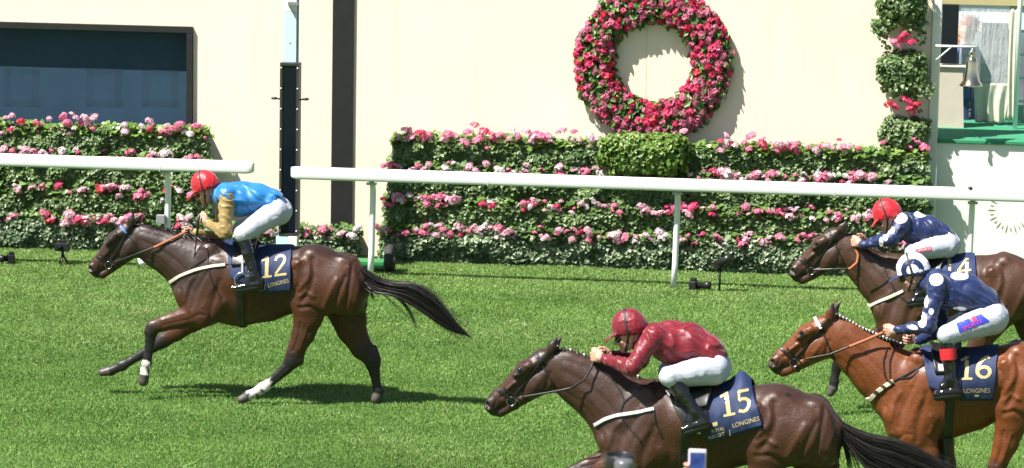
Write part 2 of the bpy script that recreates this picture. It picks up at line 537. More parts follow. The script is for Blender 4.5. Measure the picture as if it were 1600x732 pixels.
# results board
board = empty('results_board', ((xb0 + xb1) / 2, Y_WALL, zb), 'large dark blue results board with black frame set into the cream wall', 'display board')
fr = MB(); fw = .075
fr.box(xb0, xb1, Y_WALL - .05, Y_WALL + .5, zt - fw, zt - .003); fr.box(xb0, xb1, Y_WALL - .05, Y_WALL + .5, zb + .003, zb + fw)
fr.box(xb1 - fw, xb1 - .003, Y_WALL - .05, Y_WALL + .5, zb + fw + .003, zt - fw - .003); fr.box(xb0 + .003, xb0 + fw, Y_WALL - .05, Y_WALL + .5, zb + fw + .003, zt - fw - .003)
fr.build('frame', M_black, board)
REC = .16
sc_ = MB(); sc_.box(xb0 + fw, xb1 - fw, Y_WALL + REC, Y_WALL + REC + .05, zb + fw, zt - fw)
sc_.build('screen', simple('navy_board', (.026, .055, .088), .5, spec=.15, var=.08, vscale=2), board)
# unlit seven-segment dot digits
dg = MB()
def seg_digit(cx_, z0, z1, w):
    step = .028
    for xx in (cx_ - w / 2, cx_ + w / 2):
        for kx in range(4):
            z = z0
            while z < z1:
                dg.add([(xx + kx * .026 - .006, Y_WALL + REC - .004, z), (xx + kx * .026 + .006, Y_WALL + REC - .004, z), (xx + kx * .026 + .006, Y_WALL + REC - .004, z + .007), (xx + kx * .026 - .006, Y_WALL + REC - .004, z + .007)], [(0, 1, 2, 3)])
                z += step
    for zz in (z0, (z0 + z1) / 2, z1):
        for kz in range(4):
            x = cx_ - w / 2
            while x < cx_ + w / 2 + .09:
                dg.add([(x - .007, Y_WALL + REC - .004, zz + kz * .022), (x + .007, Y_WALL + REC - .004, zz + kz * .022), (x + .007, Y_WALL + REC - .004, zz + kz * .022 + .006), (x - .007, Y_WALL + REC - .004, zz + kz * .022 + .006)], [(0, 1, 2, 3)])
                x += .03
for pxc in (28, 157, 245):
    seg_digit(wx(pxc, 150, Y_WALL + REC).x, wx(pxc, 166, Y_WALL + REC).z, wx(pxc, 66, Y_WALL + REC).z, .36)
dg.build('unlit_digits', simple('unlit_dots', (.019, .040, .064), .6), board)

# ---- mint panel under the platform, carpeted platform, tent
xp0 = xR + .12; xp1 = xp0 + 6.5
zp = wx(1500, 218).z
pan = MB(); pan.box(xp0, xp1, Y_WALL - .02, Y_WALL + .06, 0, zp - .05)
plat = empty('bell_platform', (xp0 + 2, Y_WALL, 0), 'raised platform with green carpet and pale mint front bearing a sunburst', 'platform')
panel = pan.build('front_panel', M_mint, plat)
def sunburst():
    mb = MB(); c = wx(1580, 329, Y_WALL - .02); 
    s = scale_at(c)
    for i in range(28):
        a = 2 * math.pi * i / 28 + .02
        if i % 2: r0, r1, w = 26 / s, 34 / s, .008
        else: r0, r1, w = 22 / s, 38 / s, .009
        u = Vector((math.cos(a), 0, math.sin(a))); v = Vector((-u.z, 0, u.x)); o = c + Vector((0, -.004, 0))
        pts = [o + u * r0, o + u * (r0 * .4 + r1 * .6) + v * w, o + u * r1, o + u * (r0 * .4 + r1 * .6) - v * w]
        mb.add(pts, [(0, 1, 2, 3)])
    return mb
sunburst().build('sunburst_emblem', simple('bronze_print', (.26, .22, .12), .5), panel)
Y_PB = Y_WALL + 2.1
pf = MB(); pf.box(xp0, xp1, Y_WALL - .06, Y_PB + 2.5, zp - .045, zp + .0, bev=.008)
pf.build('carpet_top', simple('green_carpet', (.025, .22, .105), .9, var=.12, vscale=30, bump=.3, bscale=300), plat)
# ------------------------------------------------------------------ planting
def leaf_material(name, dark, light, pale=(.30, .36, .17)):
    m, nt, b = new_mat(name)
    c = mixc(nt, attr(nt, 'tint'), dark, light)
    c = mixc(nt, attr(nt, 'pale'), c, pale)
    nt.links.new(c, b.inputs['Base Color']); b.inputs['Roughness'].default_value = .42
    b.inputs['Specular IOR Level'].default_value = .5
    tr = N(nt, 'ShaderNodeBsdfTranslucent'); nt.links.new(c, tr.inputs[0])
    mx = N(nt, 'ShaderNodeMixShader', inp={0: .22}); nt.links.new(b.outputs[0], mx.inputs[1]); nt.links.new(tr.outputs[0], mx.inputs[2])
    nt.links.new(mx.outputs[0], nt.nodes['Material Output'].inputs[0])
    return m
M_ivy = leaf_material('ivy_leaf', (.055, .118, .030), (.190, .275, .095), (.36, .42, .26))
M_ivy_pale = leaf_material('variegated_ivy_leaf', (.055, .105, .042), (.18, .26, .125), (.48, .53, .34))
M_fresh = leaf_material('fresh_green_leaf', (.075, .160, .020), (.21, .33, .060))
M_dark_leaf = leaf_material('glossy_dark_leaf', (.036, .100, .018), (.140, .245, .050), (.2, .3, .1))
M_soil = simple('peat_backing', (.020, .034, .011), .95)
def leaves(P, Nrm, size, seed, pale_p=.12, wid=.95, up=.25, jit=.9):
    """leaf blades at points P facing roughly along Nrm; each is folded along its midrib"""
    rng = np.random.RandomState(seed); n = len(P)
    d = Nrm + jit * (rng.rand(n, 3) - .5) * 1.6; d[:, 2] += up
    d /= np.linalg.norm(d, axis=1, keepdims=True) + 1e-9
    t = rng.rand(n, 3) - .5; t[:, 2] -= .55
    t -= d * (t * d).sum(1, keepdims=True); t /= np.linalg.norm(t, axis=1, keepdims=True) + 1e-9
    b = np.cross(d, t)
    s = size * (.55 + .9 * rng.rand(n))[:, None]
    V = np.empty((n, 6, 3), np.float32)
    fold = .16
    V[:, 0] = P
    V[:, 1] = P + t * s * .30 + b * s * .55 * wid + d * s * fold
    V[:, 2] = P + t * s * .78 + b * s * .34 * wid + d * s * fold * .7
    V[:, 3] = P + t * s * 1.05 - d * s * .06
    V[:, 4] = P + t * s * .78 - b * s * .34 * wid + d * s * fold * .7
    V[:, 5] = P + t * s * .30 - b * s * .55 * wid + d * s * fold
    base = np.arange(n)[:, None] * 6
    F = np.concatenate([base + np.array([[0, 1, 2, 3]]), base + np.array([[0, 3, 4, 5]])])
    tint = np.clip(.5 + .38 * noise3(P, 5.5, seed + 3, 2) + .5 * (rng.rand(n) - .5), 0, 1)
    pale = (rng.rand(n) < pale_p) * rng.rand(n)
    return V.reshape(-1, 3), F, np.repeat(tint, 6), np.repeat(pale, 6)
def leaf_object(name, mat_, parent, P, Nrm, size, seed, **kw):
    V, F, t, p = leaves(P, Nrm, size, seed, **kw)
    return link(np_mesh(name, V, F, False, {'tint': t, 'pale': p}), name, parent, [mat_])
# geranium heads: domes of small florets, a few meshes per colour shared by all copies
def petal_mat(name, col):
    m, nt, b = new_mat(name)
    n = noise_tex(nt, 60, 2); c = mixc(nt, ramp(nt, n, .3, .7), [x * .82 for x in col], [min(.9, x * 1.12) for x in col])
    nt.links.new(c, b.inputs['Base Color']); b.inputs['Roughness'].default_value = .55
    tr = N(nt, 'ShaderNodeBsdfTranslucent'); nt.links.new(c, tr.inputs[0])
    mx = N(nt, 'ShaderNodeMixShader', inp={0: .42}); nt.links.new(b.outputs[0], mx.inputs[1]); nt.links.new(tr.outputs[0], mx.inputs[2])
    nt.links.new(mx.outputs[0], nt.nodes['Material Output'].inputs[0]); return m
PET = {'white': petal_mat('white_petal', (.80, .70, .72)), 'pale': petal_mat('pale_pink_petal', (.86, .50, .60)),
       'pink': petal_mat('pink_petal', (.84, .25, .40)), 'hot': petal_mat('hot_pink_petal', (.80, .080, .21)),
       'coral': petal_mat('coral_red_petal', (.76, .05, .10))}
def head_mesh(name, m, seed, R=.055, florets=30, fs=.020, petals=5, shape=.75, cover=1.25):
    rng = np.random.RandomState(seed); V = []; F = []
    for i in range(florets):
        z = 1 - (i + .5) / florets * cover; a = i * 2.39996 + rng.rand() * .6
        r = math.sqrt(max(0, 1 - z * z)); d = np.array([r * math.cos(a), r * math.sin(a), z])
        c = d * R * (.8 + .4 * rng.rand()) * np.array([1, 1, shape])
        d = d + (rng.rand(3) - .5) * .7; d /= np.linalg.norm(d)
        u = np.cross(d, [.31, .52, .8]); u /= np.linalg.norm(u); w = np.cross(d, u)
        s = fs * (.75 + .5 * rng.rand()); a0 = rng.rand() * 6.28
        for p in range(petals):
            a1 = a0 + 6.283 * p / petals; e = u * math.cos(a1) + w * math.sin(a1); f = np.cross(d, e)
            b = len(V)
            V += [c, c + e * s * .7 + f * s * .45 + d * s * .25, c + e * s * 1.15 + d * s * .12, c + e * s * .7 - f * s * .45 + d * s * .25]
            F.append((b, b + 1, b + 2, b + 3))
    me = np_mesh(name, V, F); me.materials.append(m); return me
HEADS = {k: [head_mesh('flower_head', PET[k], 100 * i + j) for j in range(3)] for i, k in enumerate(PET)}
def flower(parent, P, colour, s, rng):
    o = bpy.data.objects.new('flower_head', rng.choice(HEADS[colour]))
    o.parent = parent; o.location = Vector(P) - root_loc(parent)
    o.scale = (s * 1.12, s * 1.12, s * rng.uniform(.75, 1.0))
    o.rotation_euler = (rng.uniform(.15, .9), rng.uniform(-.35, .35), rng.uniform(0, 6.28))
    C.objects.link(o); return o
COLS = ['hot'] * 4 + ['pink'] * 16 + ['pale'] * 16 + ['white'] * 8 + ['coral'] * 1
def tier(x0, x1, z0, z1, seed, label, group, n_heads, mat_=None, pale_p=.12, proud=0.0, tall=False, bulge=.12):
    """one planted trough of the green wall: a face of hanging ivy with a row of geraniums along its top"""
    rng = random.Random(seed); nr = np.random.RandomState(seed)
    yf = Y_HEDGE + .06 - proud
    t = empty('flower_tier', ((x0 + x1) / 2, yf, z0), label, 'flower bed', group)
    b = MB(); b.box(x0 + .05, x1 - .05, yf + .10, Y_WALL - .035, z0 + .002, z1 - .03)
    b.build('planter_box', M_soil, t)
    if seed in LIPS:          # short lengths of the cream trough showing where plants have thinned
        for px in LIPS[seed]:
            lx = WP(px, 350).x; b = MB(); b.box(lx - .10, lx + .12, yf - .015, yf + .03, z1 - .06, z1 + .015, .004); b.build('trough_edge', M_trough, t)
    n = int((x1 - x0) * (z1 - z0 + .15) * 3600)
    x = x0 + (x1 - x0) * nr.rand(n)
    v = nr.rand(n)
    edge = .05 * noise3(np.stack([x, v * 0, v * 0], 1), 6, seed, 2)
    z = z0 + (z1 - z0 + edge + .02) * v
    hang = np.sin(np.clip(v, 0, 1) * math.pi * .85) ** .6
    bul = bulge * hang * (.75 + .6 * noise3(np.stack([x, z, 0 * x], 1), 4.2, seed + 1, 2))
    y = yf + .10 - bul - .04 * nr.rand(n)
    P = np.stack([x, y, np.maximum(z, .01)], 1)
    Nn = np.stack([0 * x, -1 + 0 * x, .15 + .9 * (v > .85)], 1)
    leaf_object('ivy', mat_ or M_ivy, t, P, Nn, .042, seed + 5, pale_p=pale_p, up=.55)
    # foliage of the geraniums: rounder, fresher leaves along the top
    n2 = int((x1 - x0) * 300)
    x2 = x0 + (x1 - x0) * nr.rand(n2); z2 = z1 - .05 + .12 * nr.rand(n2) ** 1.3
    y2 = yf + .04 + .16 * nr.rand(n2) - .06
    leaf_object('geranium_leaves', M_fresh if tall else M_dark_leaf, t, np.stack([x2, y2, z2], 1), np.stack([0 * x2, -.7 + 0 * x2, .8 + 0 * x2], 1), .056, seed + 6, wid=1.35, pale_p=.1)
    xx = x0 + .03; k = 0
    gaps = [x0 + (x1 - x0) * rng.random() for _ in range(int((x1 - x0) / 1.3))]
    while k < n_heads and xx < x1:
        if any(abs(xx - g_) < .11 for g_ in gaps): xx += .2
        col = rng.choice(COLS)
        m = rng.choice([1, 1, 2, 3, 3, 4, 5])
        for j in range(m):
            if k >= n_heads: break
            c2 = col if rng.random() < .6 else rng.choice(COLS)
            px_ = xx + rng.uniform(-.13, .13) * (m > 1); s = rng.uniform(.6, 1.08)
            if not x0 - .03 < px_ < x1 + .03: continue
            zz = z1 + rng.uniform(-.07, .06) + (rng.uniform(.0, .15) if tall else 0)
            flower(t, (px_, yf - rng.uniform(.0, .10) + .02, zz), c2, s, rng); k += 1
        xx += rng.uniform(.35, 1.65) * (x1 - x0) / max(1, n_heads) * 2.75
    # the smaller heads between the trusses, too many to count apart
    vs, fs, mi = [], [], []; kinds = list(PET)
    for q in range(int((x1 - x0) * 11)):
        px_ = rng.uniform(x0, x1); c2 = rng.choice(COLS)
        if any(abs(px_ - g_) < .10 for g_ in gaps): continue
        me_ = rng.choice(HEADS[c2]); sc_f = rng.uniform(.38, .75)
        M4 = Matrix.Translation((px_, yf - rng.uniform(.0, .09) + .02, z1 + rng.uniform(-.10, .05) + (rng.uniform(0, .12) if tall else 0))) @ Matrix.Rotation(rng.uniform(0, 6.28), 4, 'Z') @ Matrix.Rotation(rng.uniform(.1, .9), 4, 'X') @ Matrix.Scale(sc_f, 4)
        b0_ = len(vs); vs += [(M4 @ v.co)[:] for v in me_.vertices]; fs += [tuple(b0_ + i for i in pl.vertices) for pl in me_.polygons]; mi += [kinds.index(c2)] * len(me_.polygons)
    me_ = np_mesh('small_flower_heads', vs, fs); o_ = link(me_, 'small_flower_heads', t, [PET[k_] for k_ in kinds])
    me_.polygons.foreach_set('material_index', mi); o_['kind'] = 'stuff'
    return t
M_trough = simple('cream_trough', (.62, .54, .36), .7, var=.1)
LIPS = {20: (676, 1010), 21: (716, 940), 40: (155,), 42: (230,)}
def WP(px, py): return wx(px, py, Y_HEDGE)
xm0, xm1 = wx(592, 400, Y_HEDGE).x, wx(1452, 400, Y_HEDGE).x
xl1 = wx(330, 300, Y_HEDGE).x; xl0 = xl1 - 4.2
Z = [0.0, .42, .77, 1.20, 1.52]
grpM, grpL = 'ivy and geranium tiers of the wide green wall', 'ivy and geranium tiers of the green wall under the results board'
names = ['lowest tier of pale variegated ivy', 'second-lowest tier of ivy and geraniums', 'third tier of ivy from the ground', 'topmost tier of ivy and geraniums']
for i in range(4):
    tier(xm0 + .05 * i, xm1 - .02 * i, Z[i], Z[i + 1], 20 + i, names[i] + ' on the green wall below the wreath', grpM, [90, 84, 92, 99][i],
         M_ivy_pale if i == 0 else M_ivy, .30 if i == 0 else .10, proud=.06 if i == 0 else .015 * (3 - i), tall=i == 3)
    tier(xl0 + .02 * i, xl1 - .02 * i, Z[i], Z[i + 1], 40 + i, names[i] + ' on the green wall under the results board', grpL, [54, 50, 54, 60][i],
         M_ivy_pale if i == 0 else M_ivy, .30 if i == 0 else .10, proud=.06 if i == 0 else .015 * (3 - i), tall=i == 3)
tier(wx(333, 400, Y_HEDGE).x, wx(560, 400, Y_HEDGE).x, 0, .34, 61, 'low bed of pale ivy with a few pink geraniums behind the winning post', None, 16, M_ivy_pale, .25)

# ---- bushy planter below the wreath
def bush(name, label, x0, x1, z0, z1, yf, depth, seed, mat_, n, size, cat='plant', group=None, trail=0, heads=None, box=True):
    rng = np.random.RandomState(seed)
    t = empty(name, ((x0 + x1) / 2, yf + depth / 2, z0), label, cat, group)
    cx, cz, rx, rz = (x0 + x1) / 2, (z0 + z1) / 2, (x1 - x0) / 2, (z1 - z0) / 2
    if box:
        b = MB(); b.box(cx - rx * .80, cx + rx * .80, yf + depth * .3, yf + depth * .98, z0 + .02, cz, bev=.015); b.build('planter_box', M_soil, t)
    d = rng.randn(n, 3); d /= np.linalg.norm(d, axis=1, keepdims=True); d[:, 1] = -np.abs(d[:, 1])
    sq = 1 / np.maximum(np.abs(d[:, 0]) ** 4 + np.abs(d[:, 2]) ** 4 + np.abs(d[:, 1]) ** 4, 1e-6) ** .25
    r = (sq * (1 - .30 * rng.rand(n) ** 1.5))
    P = np.stack([cx + d[:, 0] * r * rx, yf + depth * .75 + d[:, 1] * r * depth * .8, cz + d[:, 2] * r * rz], 1)
    P += .05 * np.stack([noise3(P, 7, seed + q, 2) for q in range(3)], 1) * [1, .6, 1]
    Nn = d.copy()
    if trail:
        m = trail * 26; k = rng.randint(0, trail, m)
        sx = cx + rx * (2 * rng.rand(trail) - 1) * 1.05; ln = .08 + .30 * rng.rand(trail) ** 2
        u = rng.rand(m)
        Q = np.stack([sx[k] + .02 * rng.randn(m) + .04 * np.sin(5 * u + k), yf + depth * (.12 + .5 * rng.rand(trail)[k]) + .02 * rng.randn(m), z0 + .1 - u * ln[k] - .02], 1)
        P = np.concatenate([P, Q]); Nn = np.concatenate([Nn, np.tile([0, -1, .2], (m, 1))])
    leaf_object('foliage', mat_, t, P, Nn, size, seed + 9, pale_p=.15, jit=.8)
    if heads:
        r2 = random.Random(seed)
        for (hx, hz, col, s) in heads:
            flower(t, (hx, yf + depth * .15 + r2.uniform(-.03, .06), hz), col, s, r2)
    return t
def WP(px, py): return wx(px, py, Y_HEDGE)
a, b_ = WP(934, 268), WP(1078, 210)
bush('box_planter', 'long trough of bright green clipped foliage at the foot of the pink wreath', a.x, b_.x, a.z, b_.z, Y_HEDGE - .20, .34, 71, M_fresh, 5200, .040)
for lab, px0, px1, py0, py1, seed, hd in (
        ('uppermost hanging basket of trailing ivy on the wall end', 1370, 1446, 38, -32, 81, []),
        ('middle hanging basket of trailing ivy beside the bell', 1372, 1452, 134, 82, 82, [(1398, 66, 'pink', 1.0), (1412, 58, 'hot', 1.15), (1424, 66, 'hot', .95), (1404, 72, 'pale', .8)]),
        ('lowest hanging basket of rounded ivy above the end of the flower tiers', 1376, 1452, 232, 184, 83, [(1388, 162, 'coral', .9), (1398, 166, 'hot', .8), (1418, 158, 'hot', 1.2), (1430, 164, 'coral', 1.1), (1424, 172, 'hot', 1.0)])):
    q0, q1 = wx(px0, py0, Y_WALL - .15), wx(px1, py1, Y_WALL - .15)
    bush('hanging_basket', lab, q0.x, q1.x, q0.z, q1.z, Y_WALL - .36, .34, seed, M_ivy, 2600, .042, 'hanging plant', 'hanging baskets at the wall end', trail=18 if seed < 83 else 6,
         heads=[(wx(hx, hy, Y_WALL - .2).x, wx(hx, hy, Y_WALL - .2).z, c_, s_) for hx, hy, c_, s_ in hd])

# ---- wreath
def wreath():
    c = wx(1020, 97, Y_WALL - .12); s = scale_at(c)
    R, r = 92.5 / s, 27 / s
    t = empty('wreath', (c.x, Y_WALL, c.z), 'giant round wreath of crimson and pink azaleas hung on the cream wall', 'wreath')
    mb = MB(); mb.torus((c.x, Y_WALL - .06, c.z), (1, 0, 0), (0, 0, 1), R, r * .35, 40, 10); mb.build('wreath_frame', M_soil, t, True)
    rng = np.random.RandomState(5); n = 5800
    a = rng.rand(n) * 2 * math.pi; q = rng.rand(n) * 2 * math.pi
    rr = r * (.72 + .42 * rng.rand(n)) * (1 + .16 * noise3(np.stack([np.cos(a), np.sin(a), q * .2], 1), 4, 9, 2))
    er = np.stack([np.cos(a), 0 * a, np.sin(a)], 1); dp = np.cos(q)[:, None] * er + np.sin(q)[:, None] * np.array([0, -1, 0])
    P = np.array([c.x, Y_WALL - .07, c.z]) + er * R + dp * rr[:, None] * np.array([1, .40, 1])
    P[:, 1] = np.minimum(P[:, 1], Y_WALL - .02)
    leaf_object('foliage', M_dark_leaf, t, P, dp, .072, 77, wid=.62, pale_p=.16, jit=.9)
    AZ = {k: [head_mesh('blossom', PET[k], 900 + 10 * i + j, R=.040, florets=9, fs=.037, petals=5, shape=.9, cover=1.1) for j in range(3)] for i, k in enumerate(('hot', 'coral', 'pink'))}
    r2 = random.Random(8)
    spots = []
    for i in range(2600):
        a_ = r2.uniform(0, 2 * math.pi); q_ = r2.uniform(.1, math.pi - .1)
        rad = R + math.cos(q_) * r * 1.02
        p = Vector((c.x + math.cos(a_) * rad, Y_WALL - .07 - math.sin(q_) * r * .42, c.z + math.sin(a_) * rad))
        gap = .070 if noise.noise((math.cos(a_) * 4.4, math.sin(a_) * 4.4, q_)) > -.1 else .098
        if all((p - w[0]).length > gap for w in spots): spots.append((p, a_, q_))
    rest_V = []; rest_F = []
    for i, (p, a_, q_) in enumerate(spots):
        k = r2.choice(['hot'] * 6 + ['coral'] * 1 + ['pink'] * 7)
        d = Vector((math.cos(a_) * math.cos(q_), -math.sin(q_), math.sin(a_) * math.cos(q_)))
        rot = (d + Vector((r2.uniform(-.4, .4), r2.uniform(-.2, .2), r2.uniform(-.1, .5)))).to_track_quat('Z', 'Y')
        s_ = r2.uniform(.70, 1.12)
        if i < 100:
            o = bpy.data.objects.new('blossom', r2.choice(AZ[k])); o.parent = t; o.location = p - root_loc(t)
            o.rotation_euler = rot.to_euler(); o.scale = (s_,) * 3; C.objects.link(o)
        else:
            me = r2.choice(AZ[k]); M = Matrix.Translation(p) @ rot.to_matrix().to_4x4() @ Matrix.Scale(s_, 4)
            b = len(rest_V); rest_V += [(M @ v.co)[:] for v in me.vertices]
            ki = ('hot', 'coral', 'pink').index(k)
            rest_F += [(tuple(b + x for x in pl.vertices), ki) for pl in me.polygons]
    if rest_V:
        me = np_mesh('blossoms', rest_V, [f for f, _ in rest_F])
        o = link(me, 'blossoms', t, [PET['hot'], PET['coral'], PET['pink']])
        me.polygons.foreach_set('material_index', [k for _, k in rest_F]); o['kind'] = 'stuff'
    return len(spots)
wreath()
# ------------------------------------------------------------------ running rail
def rail(name, label, p0, p1, cap0, cap1, posts):
    """a white running rail between two world points; rounded ends; posts are parts"""
    mid = (p0 + p1) / 2
    t = empty(name, (mid.x, Y_RAIL, 0), label, 'running rail', None)
    hz, hy = .074, .060
    mb = MB(); K = 16; rings = []
    L = p1.x - p0.x; xs = []
    if cap0: xs += [(p0.x + .10 * (1 - math.cos(a)), .35 + .65 * math.sin(a)) for a in [i * math.pi / 12 for i in range(0, 6)]]
    n = 40
    xs += [(p0.x + .10 + (L - .20) * i / n, 1.0) for i in range(n + 1)]
    if cap1: xs += [(p1.x - .10 * (1 - math.cos(a)), .35 + .65 * math.sin(a)) for a in [i * math.pi / 12 for i in range(5, -1, -1)]]
    b = len(mb.v)
    for x, sc in xs:
        f = (x - p0.x) / L; zc = p0.z + (p1.z - p0.z) * f
        for k in range(K):
            a = 2 * math.pi * k / K
            cx_, cz_ = math.cos(a), math.sin(a)
            cy2 = math.copysign(abs(cx_) ** .45, cx_) * hy * sc; cz2 = math.copysign(abs(cz_) ** .45, cz_) * hz * (.55 + .45 * sc)
            mb.v.append((x, Y_RAIL - .16 + cy2, zc + cz2 + .02 * (1 - sc)))
    for i in range(len(xs) - 1):
        for k in range(K):
            k2 = (k + 1) % K; mb.f.append((b + i * K + k, b + i * K + k2, b + (i + 1) * K + k2, b + (i + 1) * K + k))
    mb.f.append(tuple(b + k for k in range(K))); mb.f.append(tuple(b + (len(xs) - 1) * K + k for k in range(K)))
    mb.build('top_rail', M_white, t, True)
    for xx in (p0.x + 2.35, p0.x + 6.4):
        if xx < p1.x - .3:
            zc = p0.z + (p1.z - p0.z) * (xx - p0.x) / L
            jb = MB(); jb.box(xx - .004, xx + .004, Y_RAIL - .16 - hy - .0015, Y_RAIL - .16 + hy + .0015, zc - hz - .0015, zc + hz + .0015); jb.build('joint', simple('rail_joint', (.55, .56, .57), .5), t)
    for (px, py) in posts:
        x = at_Y(px, py, Y_RAIL).x
        zc = p0.z + (p1.z - p0.z) * (x - p0.x) / L
        pm = MB(); r = .036
        pts = [(x - .012, Y_RAIL, -.02), (x, Y_RAIL, .3), (x + .01, Y_RAIL, zc - .32), (x + .012, Y_RAIL - .015, zc - .20), (x + .012, Y_RAIL - .06, zc - .12), (x + .012, Y_RAIL - .13, zc - .09)]
        pm.tube(pts, [r * 1.05, r, r, r, r * .95, r * .9], 14); po = pm.build('post', M_white, t, True)
        fm = MB(); fm.box(x - .045, x + .07, Y_RAIL - .17, Y_RAIL - .10, zc - .118, zc - .09); fm.build('bracket', M_steel, po)
    return t
yr = Y_RAIL - .16
l0, l1 = at_Y(-560, 222, yr), at_Y(397, 263, yr); l0.z = at_Y(150, 254.5, yr).z; l1.z = l0.z
r0, r1 = at_Y(455, 269, yr), at_Y(2500, 335, yr); zr = at_Y(800, 281, yr).z; r0.z = r1.z = zr
rail('running_rail', 'white running rail ending left of the winning post, in front of the results board', l0, l1, False, True, [(261, 424.3), (-230, 407.5)])
rail('running_rail', 'long white running rail starting at the winning post and passing the wide green wall', r0, r1, True, False, [(580, 431), (1054, 449), (1512, 465), (1980, 481)])
# dark clip on the rail
q = at_Y(1516, 296, yr - .04); cl = MB(); cl.ball(q + Vector((0, 0, .012)), .03, .03, .018); tag(cl.build('rail_clip', M_blackplastic, None, True), 'small black clip sitting on top of the right-hand running rail', 'clip')

# ------------------------------------------------------------------ winning post
Yp = Y_RAIL + .28
xa, xb = at_Y(443, 60, Yp).x, at_Y(463, 60, Yp).x
zt_, zb_ = at_Y(455, 97, Yp).z, at_Y(452, 369, Yp - .17).z
wp = empty('winning_post', ((xa + xb) / 2, Yp, 0), 'tall pale blue winning post with a narrow black mirror box', 'winning post')
zw = at_Y(452, 19, Yp).z
mb = MB(); mb.box(xa, xb, Yp, Yp + .16, 0, zw, bev=.006); mb.build('pole', M_postblue, wp)
xq0, xq1 = at_Y(435, 380, Yp).x, at_Y(468, 380, Yp).x; xqm = xq0 * .42 + xq1 * .58
mb = MB(); mb.box(xq0, xqm - .002, Yp - .165, Yp - .004, 0, zb_ - .004, bev=.005); mb.build('base', M_postblue, wp)
mb = MB(); mb.box(xqm + .002, xq1, Yp - .175, Yp - .004, 0, zb_ - .004, bev=.005); mb.build('base_cover', M_mint, wp)
mb = MB(); mb.box(xa, xb, Yp, Yp + .16, zw + .002, 4.15, bev=.006); mb.build('pole_top', M_white, wp)
mb = MB(); mb.tube([(xb + .012, Yp + .05, 0), (xb + .012, Yp + .05, 4.05)], .011, 8); mb.build('conduit', M_steel, wp, True)
mb = MB(); mb.box((xa + xb) / 2 - .02, xb + .02, Yp - .06, Yp - .003, at_Y(455, 8, Yp).z, at_Y(455, 3, Yp).z); mb.tube([(xa + .06, Yp - .02, at_Y(455, 8, Yp).z), (xb - .01, Yp - .012, at_Y(455, 28, Yp).z)], .006, 6)
mb.build('bracket', M_steel, wp)
mb = MB(); mb.ball(((xa + xb) / 2, Yp, at_Y(452, 67, Yp).z), .011, .008, .011); mb.build('bolt', M_steel, wp, True)
bx0, bx1 = at_Y(440.5, 230, Yp).x, at_Y(470, 230, Yp).x
mbx = MB(); yb0 = Yp - .17; F_ = .03
mbx.box(bx0, bx0 + F_, yb0, Yp - .003, zb_, zt_); mbx.box(bx1 - F_, bx1, yb0, Yp - .003, zb_, zt_)
mbx.box(bx0 + F_ + .001, bx1 - F_ - .001, yb0, Yp - .003, zt_ - F_, zt_); mbx.box(bx0 + F_ + .001, bx1 - F_ - .001, yb0, Yp - .003, zb_, zb_ + F_)
bo = mbx.build('mirror_box', simple('box_frame', (.05, .048, .045), .4, metal=.3), wp)
mg = MB(); mg.box(bx0 + F_ + .002, bx1 - F_ - .002, yb0 + .012, Yp - .006, zb_ + F_ + .002, zt_ - F_ - .002); mg.build('mirror', M_glassblack, bo)
for i in range(9):
    z = zb_ + .06 + (zt_ - zb_ - .12) * i / 8
    for x in (bx0 + F_ / 2, bx1 - F_ / 2): bl = MB(); bl.ball((x, yb0 - .002, z), .010, .006, .010, 8, 6); bl.build('bolt', M_white, bo, True)
mr = MB()
for py in (155, 378):
    z = at_Y(455, py, Yp).z
    for sgn, x in ((-1, bx0), (1, bx1)):
        mr.tube([(x, Yp - .08, z), (x + sgn * .05, Yp - .10, z + .012)], .010, 6); mr.ball((x + sgn * .075, Yp - .11, z + .014), .042, .03, .018, 10, 6)
mr.build('side_camera', M_blackplastic, wp, True)

# ------------------------------------------------------------------ remote cameras and trolley by the rail
def remote_camera(px, py, label, rz, lens=.16, body=.14, stand=0.0, col=None, z_up=0):
    g_ = at_Z(px, py)
    t = empty('remote_camera', (g_.x, g_.y, 0), label, 'camera', 'remote cameras set on the grass by the rail')
    mb = MB(); h = stand
    def R(p): c, s = math.cos(rz), math.sin(rz); return (g_.x + p[0] * c - p[1] * s, g_.y + p[0] * s + p[1] * c, p[2] + h)
    def rb(name, x0, x1, y0, y1, z0, z1, m, bev=.01):
        k = MB(); k.box(x0, x1, y0, y1, z0, z1, bev); k.v = [R(v) for v in k.v]; return k.build(name, m, t)
    rb('body', -body / 2, body / 2, -.04, .04, .02, .12, M_blackplastic)
    rb('viewfinder', -body * .18, body * .18, -.035, .035, .122, .152, M_blackplastic)
    rb('grip', -body / 2 - .028, -body / 2 - .002, -.05, .03, .02, .115, M_blackplastic)
    k = MB(); k.tube([R((0, -.04 + .0, .07)), R((0, -.04 - lens * .55, .07)), R((0, -.04 - lens * .56, .07)), R((0, -.04 - lens, .07))], [.038, .038, .046, .046], 16); k.build('lens', col or M_blackplastic, t, True)
    k = MB(); k.tube([R((0, -.041 - lens, .07)), R((0, -.044 - lens, .07))], [.038, .038], 16); k.build('front_glass', M_glassblack, t, True)
    if stand > 0:
        for a in range(3):
            k = MB(); ang = a * 2.09 + .6
            k.tube([(g_.x, g_.y, h + .025), (g_.x + math.cos(ang) * .10, g_.y + math.sin(ang) * .10, 0)], [.012, .009], 8); k.build('leg', M_blackplastic, t, True)
    else:
        k = MB(); k.box(g_.x - .05, g_.x + .05, g_.y - .05, g_.y + .05, 0, .022); k.build('plate', M_blackplastic, t)
    return t
remote_camera(18, 413, 'small black camera lying on the grass at the left edge, before the lowest ivy', math.radians(-70), .10)
remote_camera(1083, 454, 'black camera with a long barrel lens on the grass right of a rail post', math.radians(80), .17)
